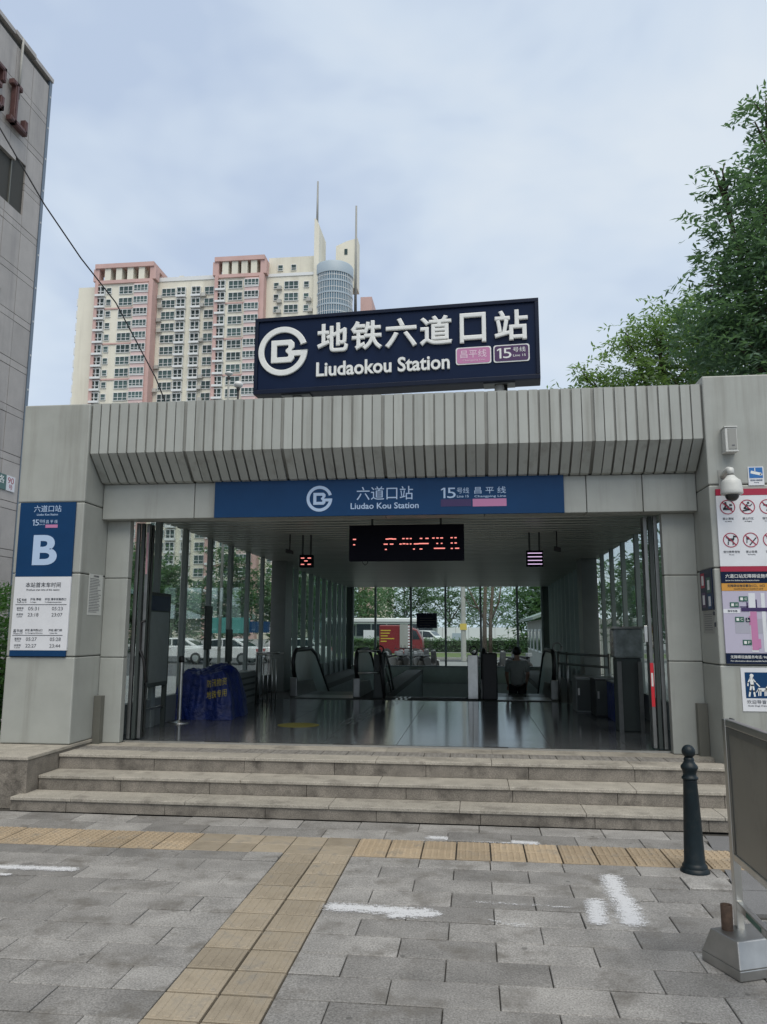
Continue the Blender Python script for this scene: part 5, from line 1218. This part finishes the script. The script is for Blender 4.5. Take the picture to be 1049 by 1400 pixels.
# hedge, hoarding, hut
hb = MB(); rnd = random.Random(31)
for _ in range(1500): leaves(hb, (rnd.uniform(-13,5), rnd.uniform(67.3,68.4), rnd.uniform(.1,1.35)), 6, .3, rnd, .5)
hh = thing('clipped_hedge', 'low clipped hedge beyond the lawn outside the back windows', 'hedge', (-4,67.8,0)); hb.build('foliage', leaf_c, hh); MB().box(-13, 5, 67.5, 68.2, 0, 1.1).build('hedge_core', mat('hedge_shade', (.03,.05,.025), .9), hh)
ho = thing('site_hoarding', 'pale site hoarding beyond the hedge behind the utility pole', 'hoarding', (-1,90,0))
for i in range(7): MB().box(-5+i*1.5, -5+i*1.5+1.47, 90, 90.06, 0, 2.35).build('hoarding_panel', win_w, ho); MB().box(-5+i*1.5-.03, -5+i*1.5, 89.96, 90.1, 0, 2.5).build('post', spk_m, ho)
MB().box(-2.4, -1.2, 89.9, 89.99, .9, 1.7).build('notice', grey_blue, ho)
hu = thing('roadside_hut', 'small grey hut with a sloping roof outside the right back window', 'hut', (4.6,40,0))
MB().box(3.15, 7, 36, 46, 0, 2.45).build('wall', wall_g, hu); MB().prism([(2.7,2.42),(7.3,4.1),(7.3,4.25),(2.7,2.55)], 35.6, 46.4, 'y').build('roof', roof_g, hu)
for i in range(4): f = MB().box(3.10, 3.149, 36.6+i*2.3, 38+i*2.3, .9, 2.0).build('window', win_w, hu); MB().box(3.08, 3.099, 36.75+i*2.3, 37.85+i*2.3, 1.0, 1.9).build('pane', pane_m, f)
tk = thing('teal_kiosk', 'teal kiosk board seen through the left glass behind the parked cars', 'kiosk', (-19,58,0)); MB().box(-20.4,-17.2,58,58.6,1.7,2.9).build('board', teal_s, tk); MB().box(-20.2,-20.05,58.2,58.4,0,1.7).box(-17.6,-17.45,58.2,58.4,0,1.7).build('leg', conc, tk); MB().box(-17.1,-15.6,58.1,58.5,1.75,2.6).build('blue_board', blue, tk)

# ------------------------------------------------------------------ vehicles
def car(label, loc, rz, paint, suv=False):
    t = thing('parked_car', label, 'car', loc, rz, 'white cars parked beyond the hall', local=True); h = 1.62 if suv else 1.45; w = .88
    body = [(-2.25,.32),(-2.28,.62),(-2.1,.88),(-1.2,.96),(1.3,.98),(2.15,.95),(2.22,.6),(2.18,.32)]; 
    MB().prism(body, -w, w, 'y').build('body', paint, t, bevel=.06)
    cab = [(-1.25,.955),(-.55,h-.06),(.0,h),(.9,h-.02),(1.75 if not suv else 1.55,.97)]
    MB().prism(cab, -w+.1, w-.1, 'y').build('cabin', paint, t, bevel=.05)
    for s_ in (-1,1):
        y0, y1 = sorted((s_*(w-.1+.002), s_*(w-.1+.012)))
        MB().prism([(-1.02,1.0),(-.5,h-.12),(.0,h-.07),(.12,h-.07),(.12,1.0)], y0, y1, 'y').build('window', dk_win, t); MB().prism([(.2,1.0),(.2,h-.07),(.85,h-.09),(1.4,1.0)], y0, y1, 'y').build('window', dk_win, t)
        y0, y1 = sorted((s_*w, s_*(w+.012))); MB().box(.0,.14,y0,y1,.80,.83).build('door_handle', spk_m, t)
        for x in (-1.4,1.38):
            wh = MB().lathe([(.2,-.1),(.31,-.1),(.33,-.05),(.33,.05),(.31,.1),(.2,.1)], (x,s_*(w-.08),.33), 18, 'y').build('tyre', tyre_m, t); MB().lathe([(.19,-.105),(.19,.105)], (x,s_*(w-.08),.33), 14, 'y').build('rim', steel, wh)
    MB().prism([(-1.2,.985),(-1.17,1.0),(-.58,h-.08),(-.62,h-.09)], -w+.16, w-.16, 'y').build('windscreen', dk_win, t); MB().prism([(1.70 if not suv else 1.56,1.02),(1.66 if not suv else 1.5,1.02),(.95,h-.06),(1.0,h-.08)], -w+.16, w-.16, 'y').build('rear_window', dk_win, t)
    for s_ in (-.62,.62): MB().box(-2.3,-2.2,s_-.16,s_+.16,.66,.80).build('headlight', lamp_w, t); MB().box(2.15,2.235,s_-.15,s_+.15,.7,.86).build('tail_light', lamp_r, t)
    MB().box(-2.3,-2.26,-.5,.5,.4,.56).build('grille', black_rub, t); return t
car('white sedan leftmost of the cars seen through the left glass', (-18.3,46,0), .05, car_w); car('white sedan in the middle of the cars seen through the left glass', (-14.4,44,0), -.05, car_w); car('white sedan rightmost of the cars seen through the left glass', (-10.8,46.5,0), .08, car_w)
car('white off-road car behind the low hedge beside the hanging plate', (-4.2,71,.35), PI-.3, car_w, True)
bu = thing('bus', 'white roofed coach standing beyond the hedge behind the red van', 'bus', (-9.3,78,0))
MB().box(-15, -3.6, 77, 79.5, .35, 2.75).build('body', mat('coach_green_grey', (.16,.20,.19), .3), bu, bevel=.1); MB().box(-15, -3.6, 76.98, 79.52, 2.76, 3.2).build('roof', car_w, bu, bevel=.1)
for i in range(7): MB().box(-14.7+i*1.55, -13.3+i*1.55, 76.96, 76.995, 1.45, 2.6).build('window', dk_win, bu)
MB().box(-10.9, -9.6, 76.9, 76.955, 1.1, 2.0).build('poster', white_p, bu)
for x in (-13, -5.6):
    w_ = MB().lathe([(.3,-.15),(.48,-.14),(.5,0),(.48,.14),(.3,.15)], (x,77.0,.5), 16, 'y').build('tyre', tyre_m, bu); MB().lathe([(.28,-.16),(.28,.16)], (x,77,.5), 12, 'y').build('rim', steel, w_)
vn = thing('red_van', 'red box van with pale markings behind the parked scooters', 'van', (-5.2,53,0), 0.0)
MB().box(-6.3,-4.2,52,54,.4,2.3).build('cargo_box', car_red, vn, bevel=.06); MB().prism([(-4.2,.4),(-4.2,2.15),(-3.75,2.0),(-3.4,1.3),(-3.35,.4)], 52.05, 53.95, 'y').build('cab', car_red, vn, bevel=.06)
MB().prism([(-4.05,1.35),(-4.05,1.98),(-3.8,1.9),(-3.55,1.35)], 52.035, 52.048, 'y').build('window', dk_win, vn); MB().box(-4.9,-4.35,51.93,51.995,.8,2.35).build('side_panel', spk_m, vn)
b = MB(); rnd = random.Random(9)
for i in range(5): b.box(-6.2, -6.2+rnd.uniform(.4,1.0), 51.985, 51.998, 1.5-.18*i+.4, 1.57-.18*i+.4)
b.build('marking', yellow_l, vn)
b = MB()
for i in range(8): b.box(-4.36, -4.24, 51.985, 51.998, .8+i*.19, .92+i*.19)
b.build('marking', white_p, vn)
for x in (-5.8,-3.8): w_ = MB().lathe([(.2,-.12),(.36,-.12),(.38,0),(.36,.12),(.2,.12)], (x,52.05,.38), 16, 'y').build('tyre', tyre_m, vn); MB().lathe([(.2,-.13),(.2,.13)], (x,52.05,.38), 12, 'y').build('rim', steel, w_)
def scooter():
    t = thing('scooter', 'x', 'scooter', (0,0,0), 0, 'scooters parked outside the back windows', local=True)
    MB().prism([(-.45,.35),(-.55,.62),(-.2,.7),(.05,.62),(.1,.32),(.35,.3),(.42,.36),(.38,.95),(.46,1.0),(.55,.6),(.5,.25),(-.3,.22)], -.14, .14, 'y').build('body', car_grey, t, bevel=.03)
    MB().prism([(-.55,.66),(-.5,.75),(.02,.78),(.08,.70)], -.13, .13, 'y').build('seat', black_rub, t, bevel=.02)
    for x in (-.58, .62):
        w_ = MB().lathe([(.14,-.05),(.24,-.05),(.26,0),(.24,.05),(.14,.05)], (x,0,.26), 16, 'y').build('tyre', tyre_m, t); MB().lathe([(.13,-.045),(.13,.045)], (x,0,.26), 10, 'y').build('rim', steel, w_)
    MB().tube([(.62,0,.26),(.42,0,1.02)], .03, 6).build('fork', steel_d, t); MB().tube([(.36,-.34,1.06),(.42,0,1.02),(.36,.34,1.06)], .018, 6).build('handlebar', black_rub, t)
    MB().ball((.52,0,.92), .08, 10, 8).build('headlight', lamp_w, t); MB().prism([(.45,.48),(.6,.57),(.82,.52),(.9,.4),(.86,.4),(.78,.48),(.62,.52),(.48,.44)], -.08, .08, 'y').build('mudguard', car_w, t)
    for s_ in (-1,1): MB().tube([(.37,s_*.28,1.06),(.36,s_*.3,1.22)], .01, 5).build('mirror', black_rub, t)
    MB().box(-.70,-.50,-.13,.13,.74,.92).build('top_box', car_grey, t, bevel=.03); return t
sc0 = scooter()
sp_ = [(-3.75,37.0,.9,'scooter at the left end of the parked row'),(-3.2,37.3,1.1,'second scooter from the left in the parked row'),(-2.7,36.8,1.2,'third scooter in the parked row, by the window mullion'),(-2.15,37.1,1.0,'scooter at the right end of the left parked row under the hanging plate'),(-3.5,38.8,1.2,'scooter in the back row at the left'),(-2.6,38.9,1.0,'scooter in the back row behind the mullion'),(1.55,35.5,2.1,'scooter parked alone left of the person on the escalator'),(2.15,36.5,2.2,'scooter parked beside the small grey hut'),(.2,36.0,1.9,'scooter by the handrail at the right of the stairs')]
for i, (x, y, a, lab) in enumerate(sp_):
    o = sc0 if i == 0 else copy_tree(sc0); o.location = (x,y,0); o.rotation_euler = (0,0,a+PI*.0); o['label'] = lab
